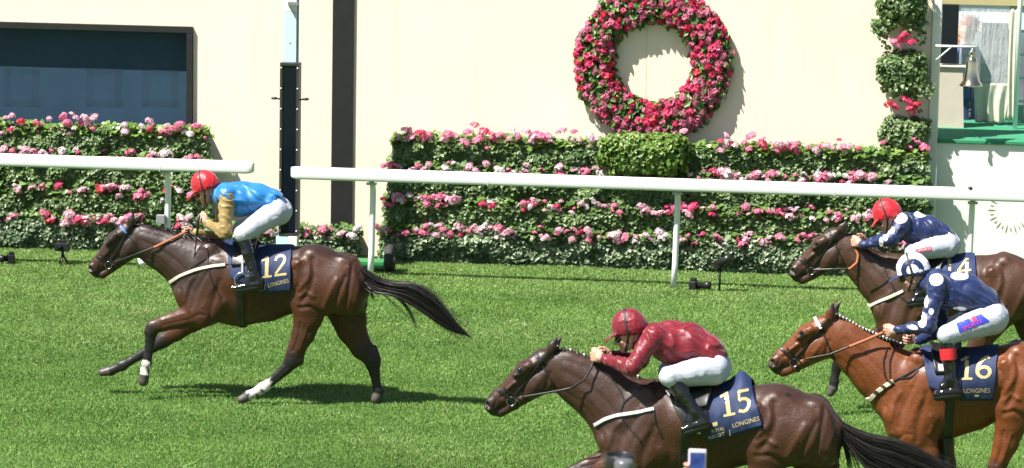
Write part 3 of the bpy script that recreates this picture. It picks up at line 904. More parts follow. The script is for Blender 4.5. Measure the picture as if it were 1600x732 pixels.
# flat box camera on a mini tripod
def box_on_tripod(px, py):
    g_ = at_Z(px, py); t = empty('tripod_camera', (g_.x, g_.y, 0), 'black box camera on a mini tripod left of the leading horse', 'camera')
    k = MB(); k.box(g_.x - .085, g_.x + .085, g_.y - .05, g_.y + .05, .175, .275, .008); k.build('body', M_blackplastic, t)
    k = MB(); k.box(g_.x - .03, g_.x + .04, g_.y - .03, g_.y + .03, .277, .315, .006); k.build('receiver', M_blackplastic, t)
    k = MB(); k.tube([(g_.x - .02, g_.y - .05, .225), (g_.x - .02, g_.y - .085, .225)], .035, 16); k.build('lens', M_glassblack, t, True)
    k = MB(); k.tube([(g_.x, g_.y, .12), (g_.x, g_.y, .175)], .018, 10); k.build('head', M_blackplastic, t, True)
    for a in range(3):
        k = MB(); ang = a * 2.09 + .5; k.tube([(g_.x, g_.y, .13), (g_.x + math.cos(ang) * .075, g_.y + math.sin(ang) * .09, 0)], [.014, .010], 8); k.build('leg', M_blackplastic, t, True)
box_on_tripod(98, 415)
def pole_camera(px, py):
    g_ = at_Z(px, py); t = empty('pole_camera', (g_.x, g_.y, 0), 'hooded black camera tilted on a thin pole beside the rail post', 'camera')
    k = MB(); k.tube([(g_.x, g_.y, -.02), (g_.x, g_.y, .30)], .014, 8); k.build('pole', M_blackplastic, t, True)
    k = MB(); k.box(g_.x - .07, g_.x + .05, g_.y - .04, g_.y + .04, .28, .37, .01); k.build('body', M_blackplastic, t)
    k = MB(); k.tube([(g_.x - .01, g_.y - .02, .33), (g_.x + .07, g_.y - .03, .385), (g_.x + .12, g_.y - .04, .42)], [.045, .048, .058], 16); k.build('lens_hood', M_blackplastic, t, True)
    k = MB(); k.tube([(g_.x + .02, g_.y, .30), (g_.x + .06, g_.y + .02, .27), (g_.x + .09, g_.y + .02, .33)], .006, 6); k.build('cable', M_blackplastic, t, True)
pole_camera(1124, 456)
def white_lens_camera(px, py):
    g_ = at_Z(px, py); t = empty('remote_camera', (g_.x, g_.y, 0), 'blue and white lens camera on a short stand behind the leading horse\'s throat', 'camera', 'remote cameras set on the grass by the rail')
    k = MB(); k.tube([(g_.x + .04, g_.y, .10), (g_.x - .10, g_.y - .06, .085)], [.042, .05], 16); k.build('lens', M_white, t, True)
    k = MB(); k.box(g_.x - .02, g_.x + .10, g_.y - .03, g_.y + .05, .125, .18, .01); k.build('body', simple('blue_cover', (.03, .07, .22), .5), t)
    for dx in (-.09, .08):
        k = MB(); k.tube([(g_.x + dx, g_.y - .04, .08), (g_.x + dx * 1.2, g_.y - .05, 0)], .010, 8); k.build('leg', M_blackplastic, t, True)
white_lens_camera(231, 420)
def junction_box():
    x = at_Z(261, 424.3).x; p = at_Y(255, 341, Y_RAIL); t = empty('relay_box', (x, Y_RAIL, p.z), 'small grey relay box clamped to the rail post near the horse\'s ears', 'box')
    k = MB(); k.box(p.x - .06, p.x + .045, Y_RAIL - .12, Y_RAIL - .04, p.z - .06, p.z + .05, .008); k.build('case', simple('grey_plastic', (.22, .23, .23), .5), t)
    k = MB(); k.tube([(p.x, Y_RAIL - .08, p.z - .06), (p.x + .03, Y_RAIL - .1, p.z - .15), (p.x + .12, Y_RAIL - .06, p.z - .12), (p.x + .16, Y_RAIL - .03, p.z - .03)], .012, 8); k.build('cable', M_blackplastic, t, True)
junction_box()
def trolley():
    g_ = at_Z(608, 427); w = .17
    t = empty('hand_trolley', (g_.x, g_.y, 0), 'green painted trolley with a black rubber wheel behind a rail post', 'trolley')
    k = MB(); k.box(g_.x - .44, g_.x - .065, g_.y - .02, g_.y + .25, .05, .135, .006); k.build('bed', simple('green_paint', (.03, .19, .06), .5, var=.15), t)
    wc = Vector((g_.x, g_.y + .06, w)); k = MB()
    prof = [(.07, -.045), (w * .86, -.052), (w * .97, -.038), (w, -.012), (w, .012), (w * .97, .038), (w * .86, .052), (.07, .045)]
    k.lathe((0, 0, 0), prof, 32); k.v = [(wc.x + v[2], wc.y + v[0], wc.z + v[1]) for v in k.v]
    wh = k.build('wheel', simple('tyre_rubber', (.02, .02, .022), .7, bump=.3, bscale=120), t, True)
    k = MB(); k.tube([(g_.x - .07, wc.y, w * .95), (g_.x + .06, wc.y, w * .95)], .025, 10); k.build('axle', M_steel, t, True)
trolley()

# ------------------------------------------------------------------ the booth with the bell, on the platform
def booth():
    Yb = Y_PB - .3
    B = lambda px, py, Y=Yb: at_Y(px, py, Y)
    M_canvas = simple('beige_canvas', (.50, .49, .40), .8, var=.08, vscale=3, bump=.2, bscale=25)
    M_canvas_dim = simple('olive_canvas', (.42, .36, .17), .85, var=.06, vscale=4)
    z0 = zp
    # canvas tent: valance, right curtain, gathered lower curtain
    t = empty('canvas_tent', (B(1530, 190).x, Yb, z0), 'beige canvas tent with clear plastic window on the green platform', 'tent')
    xA, xB = B(1463, 100).x, B(1590, 100).x
    def curtain(name, x0, x1, z0_, z1_, seed, amp=.03, folds=5, m=M_canvas, lower=None):
        n, k = 40, 16; V = []; F = []
        for side in (0, 1):
            for j in range(k + 1):
                for i in range(n + 1):
                    u, v = i / n, j / k
                    x = x0 + (x1 - x0) * u; z = z0_ + (z1_ - z0_) * v
                    if lower: x = lower(u, v, x)
                    y = Yb + amp * (1.2 - v) * math.sin(u * folds * 6.28 + seed + 1.3 * math.sin(3 * v)) + side * .012
                    V.append((x, y, z))
        w = n + 1; S = (k + 1) * w
        for s in (0, 1):
            for j in range(k):
                for i in range(n):
                    a = s * S + j * w + i; q_ = (a, a + 1, a + w + 1, a + w); F.append(q_ if s == 0 else q_[::-1])
        for i in range(n):
            F.append((i, i + S, i + 1 + S, i + 1)); a = k * w + i; F.append((a, a + 1, a + 1 + S, a + S))
        for j in range(k):
            a = j * w; F.append((a, a + w, a + w + S, a + S)); a = j * w + n; F.append((a, a + S, a + w + S, a + w))
        mb = MB(); mb.add(V, F); return mb.build(name, m, t, True)
    zv = B(1530, 8).z
    mb = MB(); mb.box(xA - .4, xB + .1, Yb - .02, Yb + .02, zv, zv + 1.4); mb.build('valance', M_canvas_dim, t)
    mb = MB(); mb.box(xA - .4, xB + .1, Yb - .02, Yb + 2.2, zv + 1.403, zv + 1.44); mb.build('canopy', M_canvas, t)
    xw0, xw1, zw0 = B(1500, 60).x, B(1576, 60).x, B(1550, 130).z
    curtain('side_curtain', xw1 + .003, xB, z0 + .06, zv - .003, 1.0, .02, 2)
    curtain('lower_curtain', B(1520, 160).x, xw1 + .06, z0 + .03, zw0 - .003, 2.2, .035, 3, lower=lambda u, v, x: x + (1 - v) * (.10 - .28 * u) * .4)
    m, nt, b = new_mat('clear_plastic'); b.inputs['Base Color'].default_value = (.9, .93, .96, 1); b.inputs['Roughness'].default_value = .08
    b.inputs['Transmission Weight'].default_value = .0; b.inputs['Alpha'].default_value = .22
    n = noise_tex(nt, 5, 4, stretch=(3, 1, .6)); bp = N(nt, 'ShaderNodeBump', inp={0: .8, 1: .05}); nt.links.new(n, bp.inputs['Height']); nt.links.new(bp.outputs[0], b.inputs['Normal'])
    mb = MB(); mb.box(xw0, xw1 - .003, Yb - .002, Yb + .004, zw0, zv - .003); mb.build('plastic_window', m, t)
    mb = MB(); mb.box(B(1533, 80).x, B(1575, 80).x, Yb + .10, Yb + .12, zw0 - .02, B(1550, 37).z); mb.build('grey_mesh_panel', simple('grey_mesh', (.08, .08, .075), .8, var=.2, vscale=40), t)
    # speaker / dark monitor and lectern
    mb = MB(); x0, x1 = B(1471, 55, Yb - .35).x, B(1497, 55, Yb - .35).x
    mb.box(x0, x1, Yb - .38, Yb - .22, B(1485, 100, Yb - .35).z, B(1485, 7, Yb - .35).z, .01)
    sp = mb.build('monitor_panel', simple('monitor_black', (.008, .010, .016), .2), None); tag(sp, 'tall black monitor panel mounted over the lectern in the booth', 'screen')
    lc = empty('lectern', (x0, Yb - .5, z0), 'pale tapered lectern standing on the green carpet under the black monitor', 'lectern')
    za = B(1485, 101, Yb - .35).z
    k = MB(); xl_, xr_ = x0 - .05, x1 + .05
    k.add([(xl_, Yb - .45, z0), (xr_ + .06, Yb - .45, z0), (xr_ + .02, Yb - .45, za - .03), (xl_ + .02, Yb - .45, za - .03), (xl_, Yb - .15, z0), (xr_ + .06, Yb - .15, z0), (xr_ + .02, Yb - .15, za - .03), (xl_ + .02, Yb - .15, za - .03)],
          [(0, 1, 2, 3), (5, 4, 7, 6), (4, 0, 3, 7), (1, 5, 6, 2), (3, 2, 6, 7), (4, 5, 1, 0)])
    k.build('body', simple('ivory_board', (.52, .47, .38), .5, var=.04), lc)
    k = MB(); k.box(xl_ - .02, xr_ + .06, Yb - .48, Yb - .12, za - .028, za - .008, .005); k.build('top', simple('ivory_top', (.55, .50, .42), .45), lc)
    # white pole at the right of the tent
    pl = MB(); x = B(1590, 100, Yb - .4).x; pl.tube([(x, Yb - .4, z0), (x, Yb - .4, z0 + 3.4)], .028, 12); tag(pl.build('tent_pole', M_white, None, True), 'white upright tent pole at the right edge of the platform', 'pole')
    # railings and dark steps behind at the extreme right
    rl = empty('metal_railing', (xB + .8, Yb + .6, z0), 'white metal railing right of the tent pole', 'railing')
    k = MB()
    for zz in (.25, .55, .85, 1.15): k.tube([(xB - .1, Yb + .7, z0 + zz), (xB + 3.5, Yb + .7, z0 + zz)], .02, 8)
    k.build('bars', M_white, rl, True)
    for i in range(5):
        k = MB(); k.tube([(xB + .15 + .8 * i, Yb + .7, z0), (xB + .15 + .8 * i, Yb + .7, z0 + 1.2)], .024, 8); k.build('upright', M_white, rl, True)
    mq = empty('marquee', (xB + 2, Yb + 6, 0), 'pale marquee with dark blue window bands far behind the tent', 'marquee')
    k = MB(); k.box(xA - 4, xB + 12, Yb + 6, Yb + 6.2, 0, 7); k.build('wall', simple('marquee_white', (.62, .66, .72), .7, var=.12, vscale=.8), mq)
    for i in range(9):
        x = xA - 3.5 + 1.9 * i; wz = zp + 1.15
        k = MB(); k.box(x, x + 1.55, Yb + 5.95, Yb + 5.995, wz, wz + .95); k.build('window', simple('marquee_window', (.05, .08, .16), .15), mq)
        k = MB(); k.box(x - .1, x + 1.7, Yb + 5.90, Yb + 5.94, zp - 1.0, zp + .75); k.build('skirt', simple('marquee_skirt', (.16, .18, .22), .8, var=.3, vscale=3), mq)
    # bell with bracket on the wall pillar
    Ybell = Y_WALL - .25
    c = at_Y(1518, 113, Ybell); s = scale_at(c)
    be = empty('brass_bell', (c.x, Ybell, c.z), 'polished brass bell hanging from a white bracket beside the tent', 'bell')
    H = lambda d: d / s
    M_brass = simple('brass', (.80, .66, .42), .14, metal=1.0, var=.05, vscale=10)
    k = MB(); prof = [(.002, H(24)), (H(5), H(23.5)), (H(8), H(21)), (H(9), H(15)), (H(9.6), H(5)), (H(11), H(-5)), (H(13.5), H(-14)), (H(17), H(-18.5)), (H(18.5), H(-21)), (H(18), H(-22)), (H(15), H(-20.5)), (H(12), H(-13)), (H(9), H(0)), (H(7.5), H(15)), (.002, H(20))]
    k.lathe(c, prof, 36); k.build('bell_body', M_brass, be, True)
    k = MB(); k.torus(c + Vector((0, 0, H(28))), (1, 0, 0), (0, 0, 1), H(4.2), H(1.6), 18, 8); k.lathe(c + Vector((0, 0, H(23.5))), [(H(4), 0), (H(4), H(2))], 16); k.build('crown_loop', M_brass, be, True)
    k = MB(); k.tube([c + Vector((0, 0, H(-12))), c + Vector((0, 0, H(-34)))], H(1.0), 8); k.ball(c + Vector((0, 0, H(-22))), H(3.4)); k.build('clapper', simple('dark_iron', (.06, .055, .05), .4, metal=.7), be, True)
    k = MB(); k.tube([c + Vector((0, 0, H(-34))), c + Vector((0, 0, H(-58)))], H(1.3), 8); k.ball(c + Vector((0, 0, H(-60))), H(2.6)); k.tube([c + Vector((0, 0, H(-62))), c + Vector((0, 0, H(-74)))], [H(1.6), H(2.8)], 8); k.build('bell_rope', simple('dark_rope', (.06, .06, .075), .9, bump=.5, bscale=200), be, True)
    zbk = at_Y(1500, 73, Ybell).z; xs_ = xR + .06
    k = MB(); k.tube([(xs_, Ybell, zbk), (c.x + H(7), Ybell, zbk)], H(1.8), 10); k.tube([(xs_, Ybell, zbk - H(22)), (xs_ + H(24), Ybell, zbk)], H(1.2), 8); k.tube([c + Vector((0, 0, H(32))), Vector((c.x, Ybell, zbk))], H(1.2), 8)
    k.tube([(xs_, Ybell, zbk), (xs_, Y_WALL + .1, zbk)], H(1.6), 8)
    k.build('bracket', M_white, be, True)
    return Yb
Y_BOOTH = booth()
# ------------------------------------------------------------------ race horses
def seg_mask(V, segs):
    out = np.full(len(V), -1.0)
    for p0, p1, R0, R1 in segs:
        p0 = np.array(p0); p1 = np.array(p1); d = p1 - p0
        t = np.clip(((V - p0) @ d) / max(d @ d, 1e-9), 0, 1)
        dist = np.linalg.norm(V - p0 - t[:, None] * d, axis=1)
        out = np.maximum(out, 1 - dist / (R0 + (R1 - R0) * t))
    return out
def coat_material(name, base, red, top):
    """bay coat: mottled brown with black points, white socks and horn hooves held in point attributes"""
    m, nt, b = new_mat(name)
    n1 = noise_tex(nt, 3.2, 5, rough=.65); nv = noise_tex(nt, 7.5, 3); n2 = noise_tex(nt, 26, 4); n3 = noise_tex(nt, 190, 2, stretch=(1, 1, .35))
    c = mixc(nt, ramp(nt, n1, .35, .65), base, red)
    c = mixc(nt, ramp(nt, n2, .25, .8), c, [x * .8 for x in base])
    n4 = noise_tex(nt, 95, 3, stretch=(.6, 1, 1)); c = mixc(nt, ramp(nt, n4, .3, .72), [x * .62 for x in base], c) if False else mixc(nt, ramp(nt, n4, .62, .30), c, [x * .60 for x in base])
    c = mixc(nt, attr(nt, 'top'), c, top)
    ad = N(nt, 'ShaderNodeMath', operation='MULTIPLY_ADD', inp={1: .25}); nt.links.new(n2, ad.inputs[0]); nt.links.new(attr(nt, 'dark'), ad.inputs[2])
    c = mixc(nt, ramp(nt, ad.outputs[0], .10, .80), c, (.010, .0085, .008))
    aw = N(nt, 'ShaderNodeMath', operation='MULTIPLY_ADD', inp={1: .35}); nt.links.new(n2, aw.inputs[0]); nt.links.new(attr(nt, 'white'), aw.inputs[2])
    c = mixc(nt, ramp(nt, aw.outputs[0], .66, .80), c, (.58, .54, .51))
    c = mixc(nt, ramp(nt, attr(nt, 'hoof'), .0, .1), c, (.07, .058, .050))
    nt.links.new(c, b.inputs['Base Color'])
    r = N(nt, 'ShaderNodeMapRange', inp={1: .3, 2: .7, 3: .36, 4: .56}); nt.links.new(n2, r.inputs[0]); nt.links.new(r.outputs[0], b.inputs['Roughness'])
    b.inputs['Specular IOR Level'].default_value = .5
    bp = N(nt, 'ShaderNodeBump', inp={0: .22, 1: .004}); nt.links.new(n3, bp.inputs['Height'])
    va = N(nt, 'ShaderNodeMath', operation='SUBTRACT', inp={1: .5}); nt.links.new(nv, va.inputs[0]); vb = N(nt, 'ShaderNodeMath', operation='ABSOLUTE'); nt.links.new(va.outputs[0], vb.inputs[0])
    vc = N(nt, 'ShaderNodeMapRange', inp={1: .0, 2: .045, 3: 1, 4: 0}); nt.links.new(vb.outputs[0], vc.inputs[0])
    bpv = N(nt, 'ShaderNodeBump', inp={0: .10, 1: .005}); nt.links.new(vc.outputs[0], bpv.inputs['Height']); nt.links.new(bp.outputs[0], bpv.inputs['Normal']); bp = bpv
    bp2 = N(nt, 'ShaderNodeBump', inp={0: .14, 1: .01}); nt.links.new(n2, bp2.inputs['Height']); nt.links.new(bp.outputs[0], bp2.inputs['Normal'])
    bp4 = N(nt, 'ShaderNodeBump', inp={0: .22, 1: .006}); nt.links.new(n4, bp4.inputs['Height']); nt.links.new(bp2.outputs[0], bp4.inputs['Normal'])
    nt.links.new(bp4.outputs[0], b.inputs['Normal'])
    return m
M_hair = simple('black_horse_hair', (.016, .012, .011), .38, spec=.6, var=.3, vscale=30)
M_leather = simple('black_leather', (.013, .012, .012), .33, spec=.6, var=.2, vscale=30)
M_tan = simple('tan_rubber_grip', (.36, .12, .045), .6, var=.12, vscale=60, bump=.3, bscale=300)
M_metal = simple('bright_steel', (.75, .75, .76), .18, metal=1)
M_eye = simple('dark_eye', (.006, .004, .003), .05, spec=.9)
M_navy = simple('navy_cloth', (.013, .026, .085), .62, var=.10, vscale=9, bump=.25, bscale=420)
M_gold = simple('gold_print', (.66, .52, .24), .38, metal=.25, var=.1, vscale=25)
M_girth_white = simple('white_girth_fleece', (.62, .58, .46), .8, var=.08, vscale=50, bump=.4, bscale=180)
M_greyflap = simple('grey_saddle_pad', (.32, .33, .34), .7, var=.1, vscale=20)
def hair_mesh(name, strands, w0, seed=0):
    """strands: list of (k,3) arrays of equal length; each becomes a tapering ribbon"""
    S = np.asarray(strands, float); n, k, _ = S.shape
    rng = np.random.RandomState(seed)
    T = np.gradient(S, axis=1); T /= np.linalg.norm(T, axis=2, keepdims=True) + 1e-9
    r = rng.randn(n, 1, 3); B = np.cross(T, r); B /= np.linalg.norm(B, axis=2, keepdims=True) + 1e-9
    w = w0 * (1 - np.linspace(0, 1, k) ** 2 * .85)[None, :, None] * (.6 + .8 * rng.rand(n, 1, 1))
    V = np.stack([S - B * w, S + B * w], 2).reshape(-1, 3)
    base = (np.arange(n)[:, None] * k + np.arange(k - 1)[None]) * 2
    base = base.reshape(-1, 1)
    F = base + np.array([[0, 1, 3, 2]])
    return np_mesh(name, V, F, True)
def resample(pts, n):
    P = np.asarray(pts, float); d = np.r_[0, np.cumsum(np.linalg.norm(np.diff(P, axis=0), axis=1))]
    t = np.linspace(0, d[-1], n)
    # Catmull-like smoothing by dense linear resampling followed by averaging
    Q = np.stack([np.interp(np.linspace(0, d[-1], n * 4), d, P[:, a]) for a in range(P.shape[1])], 1)
    for i in range(6): Q[1:-1] = .25 * Q[:-2] + .5 * Q[1:-1] + .25 * Q[2:]
    return np.stack([np.interp(np.linspace(0, 1, n), np.linspace(0, 1, len(Q)), Q[:, a]) for a in range(P.shape[1])], 1)

HEAD12 = [(197.5, 343), (138, 418), (215, 401)]
HEAD_PRIMS = [  # px of the leading horse: p0, p1, r0, r1, w0, w1, y (0 = centred, else mirrored pair), k
    ((199, 358), (179, 374), 11.5, 10.5, .080, .098, 0, .02),
    ((178, 374), (153, 412), 10, 9, .078, .045, 0, .03),
    ((154, 411), (148, 421), 11, 10, .052, .058, 0, .03),
    ((148, 421), (152, 427), 8.5, 7.5, .055, .048, 0, .02),
    ((206, 391), (174, 419), 13, 7.5, .050, .032, 0, .03),
    ((201, 387), (196, 392), 18, 16, .055, .052, .030, .03),
    ((188, 384), (163, 411), 15, 12.5, .068, .045, 0, .03),
    ((173, 420), (160, 429), 7, 7, .036, .040, 0, .012),
    ((184, 366), (171, 380), 4.5, 3.2, .018, .016, .082, .02),
    ((176, 384), (163, 401), 2.6, 2.2, .010, .010, .058, .02),
    ((145, 416), (144, 422), 5.0, 4.2, .018, .018, .042, .02),
    ((197, 398), (180, 413), 3.5, 3, .012, .010, .050, .025),
]
EARS = [((205, 352), (206, 345), 5.8, 6.2, .018, .020, .050), ((206, 345), (210.5, 333.5), 6.0, 1.3, .020, .007, .052)]
NECK12 = [((206, 375), 25, .072), ((228, 379), 26, .080), ((250, 390), 31.5, .090), ((276, 402), 37, .115), ((304, 420), 44, .155)]
TRUNK_PRIMS = [
    ((338, 441), (372, 446), 62, 63, .185, .215, 0, .06), ((372, 446), (412, 444), 63, 58, .215, .220, 0, .05),
    ((412, 444), (448, 438), 58, 51, .220, .200, 0, .05), ((448, 438), (492, 437), 51, 53, .200, .235, 0, .05),
    ((352, 428), (392, 428), 42, 42, .225, .262, 0, .06), ((392, 428), (446, 424), 42, 36, .262, .232, 0, .06),
    ((492, 437), (530, 445), 53, 45, .250, .245, 0, .05), ((530, 445), (549, 457), 45, 27, .245, .200, 0, .05),
    ((304, 420), (336, 438), 46, 60, .155, .205, 0, .06),
    ((293, 452), (306, 482), 23, 24, .150, .165, 0, .05),
    ((345, 386), (400, 395), 9, 7, .045, .055, 0, .05),
    # muscles, mirrored
    ((330, 392), (296, 458), 15, 19, .050, .060, .120, .035), ((296, 458), (302, 478), 17, 15, .055, .05, .135, .03),
    ((346, 420), (318, 478), 22, 22, .055, .060, .165, .035), ((350, 462), (322, 492), 18, 16, .05, .05, .175, .03),
    ((490, 402), (512, 416), 17, 20, .070, .075, .135, .035), ((470, 412), (474, 440), 12, 10, .05, .04, .190, .03),
    ((536, 425), (548, 470), 27, 22, .075, .075, .130, .03), ((560, 438), (560, 478), 14, 12, .05, .05, .085, .02),
]
STROKES_T = [  # px of the leading horse: polyline, width m, depth m (negative = groove)
    ([(466, 410), (475, 403), (485, 415), (484, 434), (470, 450)], .022, .012), ([(489, 405), (493, 428), (486, 452), (474, 470)], .026, -.014),
    ([(462, 420), (470, 432), (466, 448)], .02, -.008),
    ([(551, 412), (549, 436), (545, 462), (535, 488)], .020, -.015), ([(560, 425), (561, 450), (556, 472)], .025, .010),
    ([(508, 480), (517, 458), (528, 436)], .026, .010), ([(522, 484), (531, 458), (541, 432)], .020, -.010),
    ([(470, 462), (480, 455), (492, 462)], .020, .010), ([(470, 480), (486, 478), (502, 490)], .022, -.012),
    ([(500, 395), (520, 402), (540, 414)], .024, -.007),
    ([(289, 470), (293, 446), (303, 434)], .018, .012), ([(281, 452), (285, 470), (291, 488)], .018, -.013),
    ([(301, 480), (307, 456), (322, 430), (336, 398)], .020, -.012), ([(322, 424), (333, 404), (341, 391)], .016, .010),
    ([(345, 438), (338, 462), (331, 482), (330, 502)], .022, -.014), ([(320, 478), (326, 460), (336, 446)], .022, .009),
    ([(352, 470), (358, 482), (352, 494)], .020, .010), ([(300, 497), (312, 490), (322, 492)], .012, -.008),
    ([(380, 424), (386, 452), (382, 482)], .016, -.0045), ([(396, 424), (402, 452), (398, 484)], .016, -.0045), ([(412, 422), (418, 450), (414, 482)], .016, -.0045), ([(428, 420), (434, 446), (430, 476)], .016, -.0040),
    ([(440, 476), (455, 462), (466, 448)], .024, -.010),
    ([(293, 488), (272, 495), (252, 501)], .010, .006), ([(296, 499), (275, 503), (254, 509)], .010, -.007),
    ([(470, 505), (466, 530), (458, 548)], .014, -.007), ([(482, 510), (474, 532), (468, 548)], .012, .006),
    ([(448, 575), (424, 598)], .007, -.005), ([(235, 528), (231, 558)], .006, -.004), ([(586, 585), (589, 612)], .006, -.004),
]
STROKES_N = [([(222, 400), (246, 412), (264, 430), (276, 448)], .018, -.0045), ([(222, 376), (250, 388), (280, 408), (300, 428)], .020, -.0040),
    ([(220, 362), (250, 370), (285, 380), (322, 390)], .022, -.0045), ([(226, 388), (252, 400), (280, 424)], .022, .004)]
STROKES_H = [([(201, 368), (186, 386), (180, 404), (190, 414)], .014, -.012), ([(177, 383), (163, 400)], .009, .007), ([(172, 396), (156, 411)], .011, -.009),
    ([(184, 364), (172, 372), (167, 382)], .010, .007), ([(182, 378), (170, 388)], .011, -.008), ([(168, 376), (150, 402)], .010, .004), ([(190, 358), (180, 366)], .016, -.007),
    ([(145, 431.5), (152, 428.5), (160, 424.5), (169, 418)], .0075, -.0075), ([(168, 369), (174, 366), (182, 370)], .008, .006), ([(166, 380), (173, 382), (181, 379)], .008, .005), ([(212, 378), (211, 396)], .014, -.008), ([(152, 414), (150, 424)], .008, -.006), ([(204, 380), (196, 396)], .02, .006)]
def horse(cfg):
    Y0 = cfg['Y']; MH, MT = cfg['head'], cfg['trunk']
    sh = cfg['s']
    def U(px, py, lat=0.0): return at_Y(px, py, Y0 + lat)
    f = Field(cfg.get('h', .0088))
    def put(prims, M, gain=1.0):
        a = ascale(M) / sh * gain
        for p0, p1, r0, r1, w0, w1, y, k in prims:
            q0, q1 = amap(M, p0), amap(M, p1)
            for sg in ((0,) if y == 0 else (-1, 1)):
                # mirrored features share the in-plane position of the centre plane
                A, B_ = U(*q0), U(*q1)
                f.e((A.x, Y0 + sg * y, A.z), (B_.x, Y0 + sg * y, B_.z), r0 * a, r1 * a, w0 * cfg.get('wid', 1), w1 * cfg.get('wid', 1), k)
    put(TRUNK_PRIMS, MT)
    neck = cfg['neck']
    f.chain([((U(*p).x, Y0, U(*p).z), r / sh, w) for p, r, w in neck], .05)
    # crest and windpipe give the neck its flat sides
    put(HEAD_PRIMS, MH)
    for ei, sg in enumerate((-1, 1)):
        rot = cfg.get('ear_far', (0, 0)) if sg > 0 else (0, 0)
        for p0, p1, r0, r1, w0, w1, y in EARS:
            q0, q1 = amap(MH, p0), amap(MH, p1)
            tips = cfg.get('ears')
            if tips:
                b0 = amap(MH, EARS[0][0]); tp = tips[ei]; mid_ = (b0[0] * .55 + tp[0] * .45, b0[1] * .55 + tp[1] * .45)
                if r1 < 2: q0, q1 = mid_, tp
                else: q0, q1 = b0, mid_
            A, B_ = U(*q0), U(*q1); a = ascale(MH) / sh
            f.e((A.x, Y0 + sg * y, A.z), (B_.x, Y0 + sg * (y + .004), B_.z), r0 * a, r1 * a, w0, w1, .010)
    # nostrils
    for sg in (-1, 1):
        q0, q1 = amap(MH, (141.8, 418.5)), amap(MH, (144.5, 421)); A, B_ = U(*q0), U(*q1); a = ascale(MH) / sh
        f.e((A.x, Y0 + sg * .056, A.z), (B_.x, Y0 + sg * .060, B_.z), 3.6 * a, 2.6 * a, .026, .020, .006, '-')
    q0, q1 = amap(MH, (149, 433)), amap(MH, (167, 419.5)); A, B_ = U(*q0), U(*q1); a = ascale(MH) / sh   # mouth line
    for sg in (-1, 1):
        f.e((A.x, Y0 + sg * .06, A.z), (B_.x, Y0 + sg * .05, B_.z), 1.3 * a, .9 * a, .022, .016, .006, '-')
    # legs
    dark, white, hoof = [], [], []
    for leg in cfg['legs']:
        pts = []
        for (p, r, w) in leg['pts']:
            q = U(p[0], p[1], leg['y']); pts.append([np.array(q), r / sh, w])
        if leg.get('ground', False):
            k0 = leg.get('hinge', 2); zt = pts[k0][0][2]
            zmin = min(P[2] - r for P, r, w in pts)
            sc = (zt - .012) / (zt - zmin)
            for e in pts[k0 + 1:]: e[0][2] = zt - (zt - e[0][2]) * sc
        ys = leg['y']
        for i, e in enumerate(pts):
            e[0][1] = Y0 + ys * (1.0 if i else 1.0)
        for i, (a, b) in enumerate(zip(pts[:-1], pts[1:])):
            f.e(a[0], b[0], a[1], b[1], a[2], b[2], .045 if i < 1 else (.028 if i < 3 else .014))
        for ex in leg.get('extra', []):
            A = U(ex[0][0], ex[0][1], leg['y']); B_ = U(ex[1][0], ex[1][1], leg['y'])
            f.e((A.x, Y0 + ys, A.z), (B_.x, Y0 + ys, B_.z), ex[2] / sh, ex[3] / sh, ex[4], ex[5], .02)
        d0 = leg['dark']
        for q_, (a, b) in enumerate(zip(pts[d0:-1], pts[d0 + 1:])): dark.append((a[0], b[0], .10 if q_ == 0 else .15, .15))
        hoof.append((pts[-2][0] * .45 + pts[-1][0] * .55, pts[-1][0], .065, .085))
        if 'white' in leg:
            for a, b in zip(pts[leg['white']:-1], pts[leg['white'] + 1:]): white.append((a[0], b[0], .11, .11))
    # tail dock
    tl = cfg['tail_top']; A, B_ = U(*tl[0]), U(*tl[1])
    f.e((A.x, Y0, A.z - .03), (B_.x * .6 + A.x * .4, Y0, B_.z * .6 + A.z * .4 - .03), .045, .025, .045, .03, .04)
    V, Q = f.mesh(); V = relax(V, Q, 2)
    nr = vnormals(V, Q)
    V = V + nr * (noise3(V, 9, 3, 2) * .0016)[:, None]
    def perp(a, b, r):
        d = np.array(b, float) - np.array(a, float); d /= np.linalg.norm(d); return (a[0] - d[1] * r, a[1] + d[0] * r)
    n0, n1 = neck[0], neck[-1]; m0, m1 = NECK12[0], NECK12[-1]
    MN = affine([m0[0], m1[0], perp(m0[0], m1[0], m0[1])], [n0[0], n1[0], perp(n0[0], n1[0], n0[1])])
    for M_, lst in ((MT, STROKES_T), (MH, STROKES_H), (MN, STROKES_N)):
        for poly, wd, dp in lst:
            if M_ is MT and poly[0][0] < 350: dp = dp * .62; wd = wd * 1.15
            elif M_ is MT and poly[0][1] < 480: dp = dp * .85
            A = resample([U(*amap(M_, p), -.18 if M_ is MT else -.08)[:] for p in poly], 12)[:, [0, 2]]
            d = np.full(len(V), 9.0); XZ = V[:, [0, 2]]
            for a_, b_ in zip(A[:-1], A[1:]):
                e_ = b_ - a_; t_ = np.clip(((XZ - a_) @ e_) / max(e_ @ e_, 1e-9), 0, 1)
                d = np.minimum(d, np.linalg.norm(XZ - a_ - t_[:, None] * e_, axis=1))
            V = V + nr * (dp * np.exp(-(d / wd) ** 2) * np.clip(np.abs(nr[:, 1]) * 1.5 - .2, 0, 1))[:, None]
    V = relax(V, Q, 1); nr = vnormals(V, Q)
    mz = U(*amap(MH, (146, 424))); nose = [((mz.x, Y0, mz.z),) * 2 + (.135, .135)]
    for sg in (-1, 1):     # black rims of the eyes and ear tips
        e = U(*amap(MH, (174.5, 375.5))); nose.append(((e.x, Y0 + sg * .09, e.z),) * 2 + (.050, .050))
        e0 = U(*amap(MH, (210, 334))); nose.append(((e0.x, Y0 + sg * .05, e0.z),) * 2 + (.075, .075))
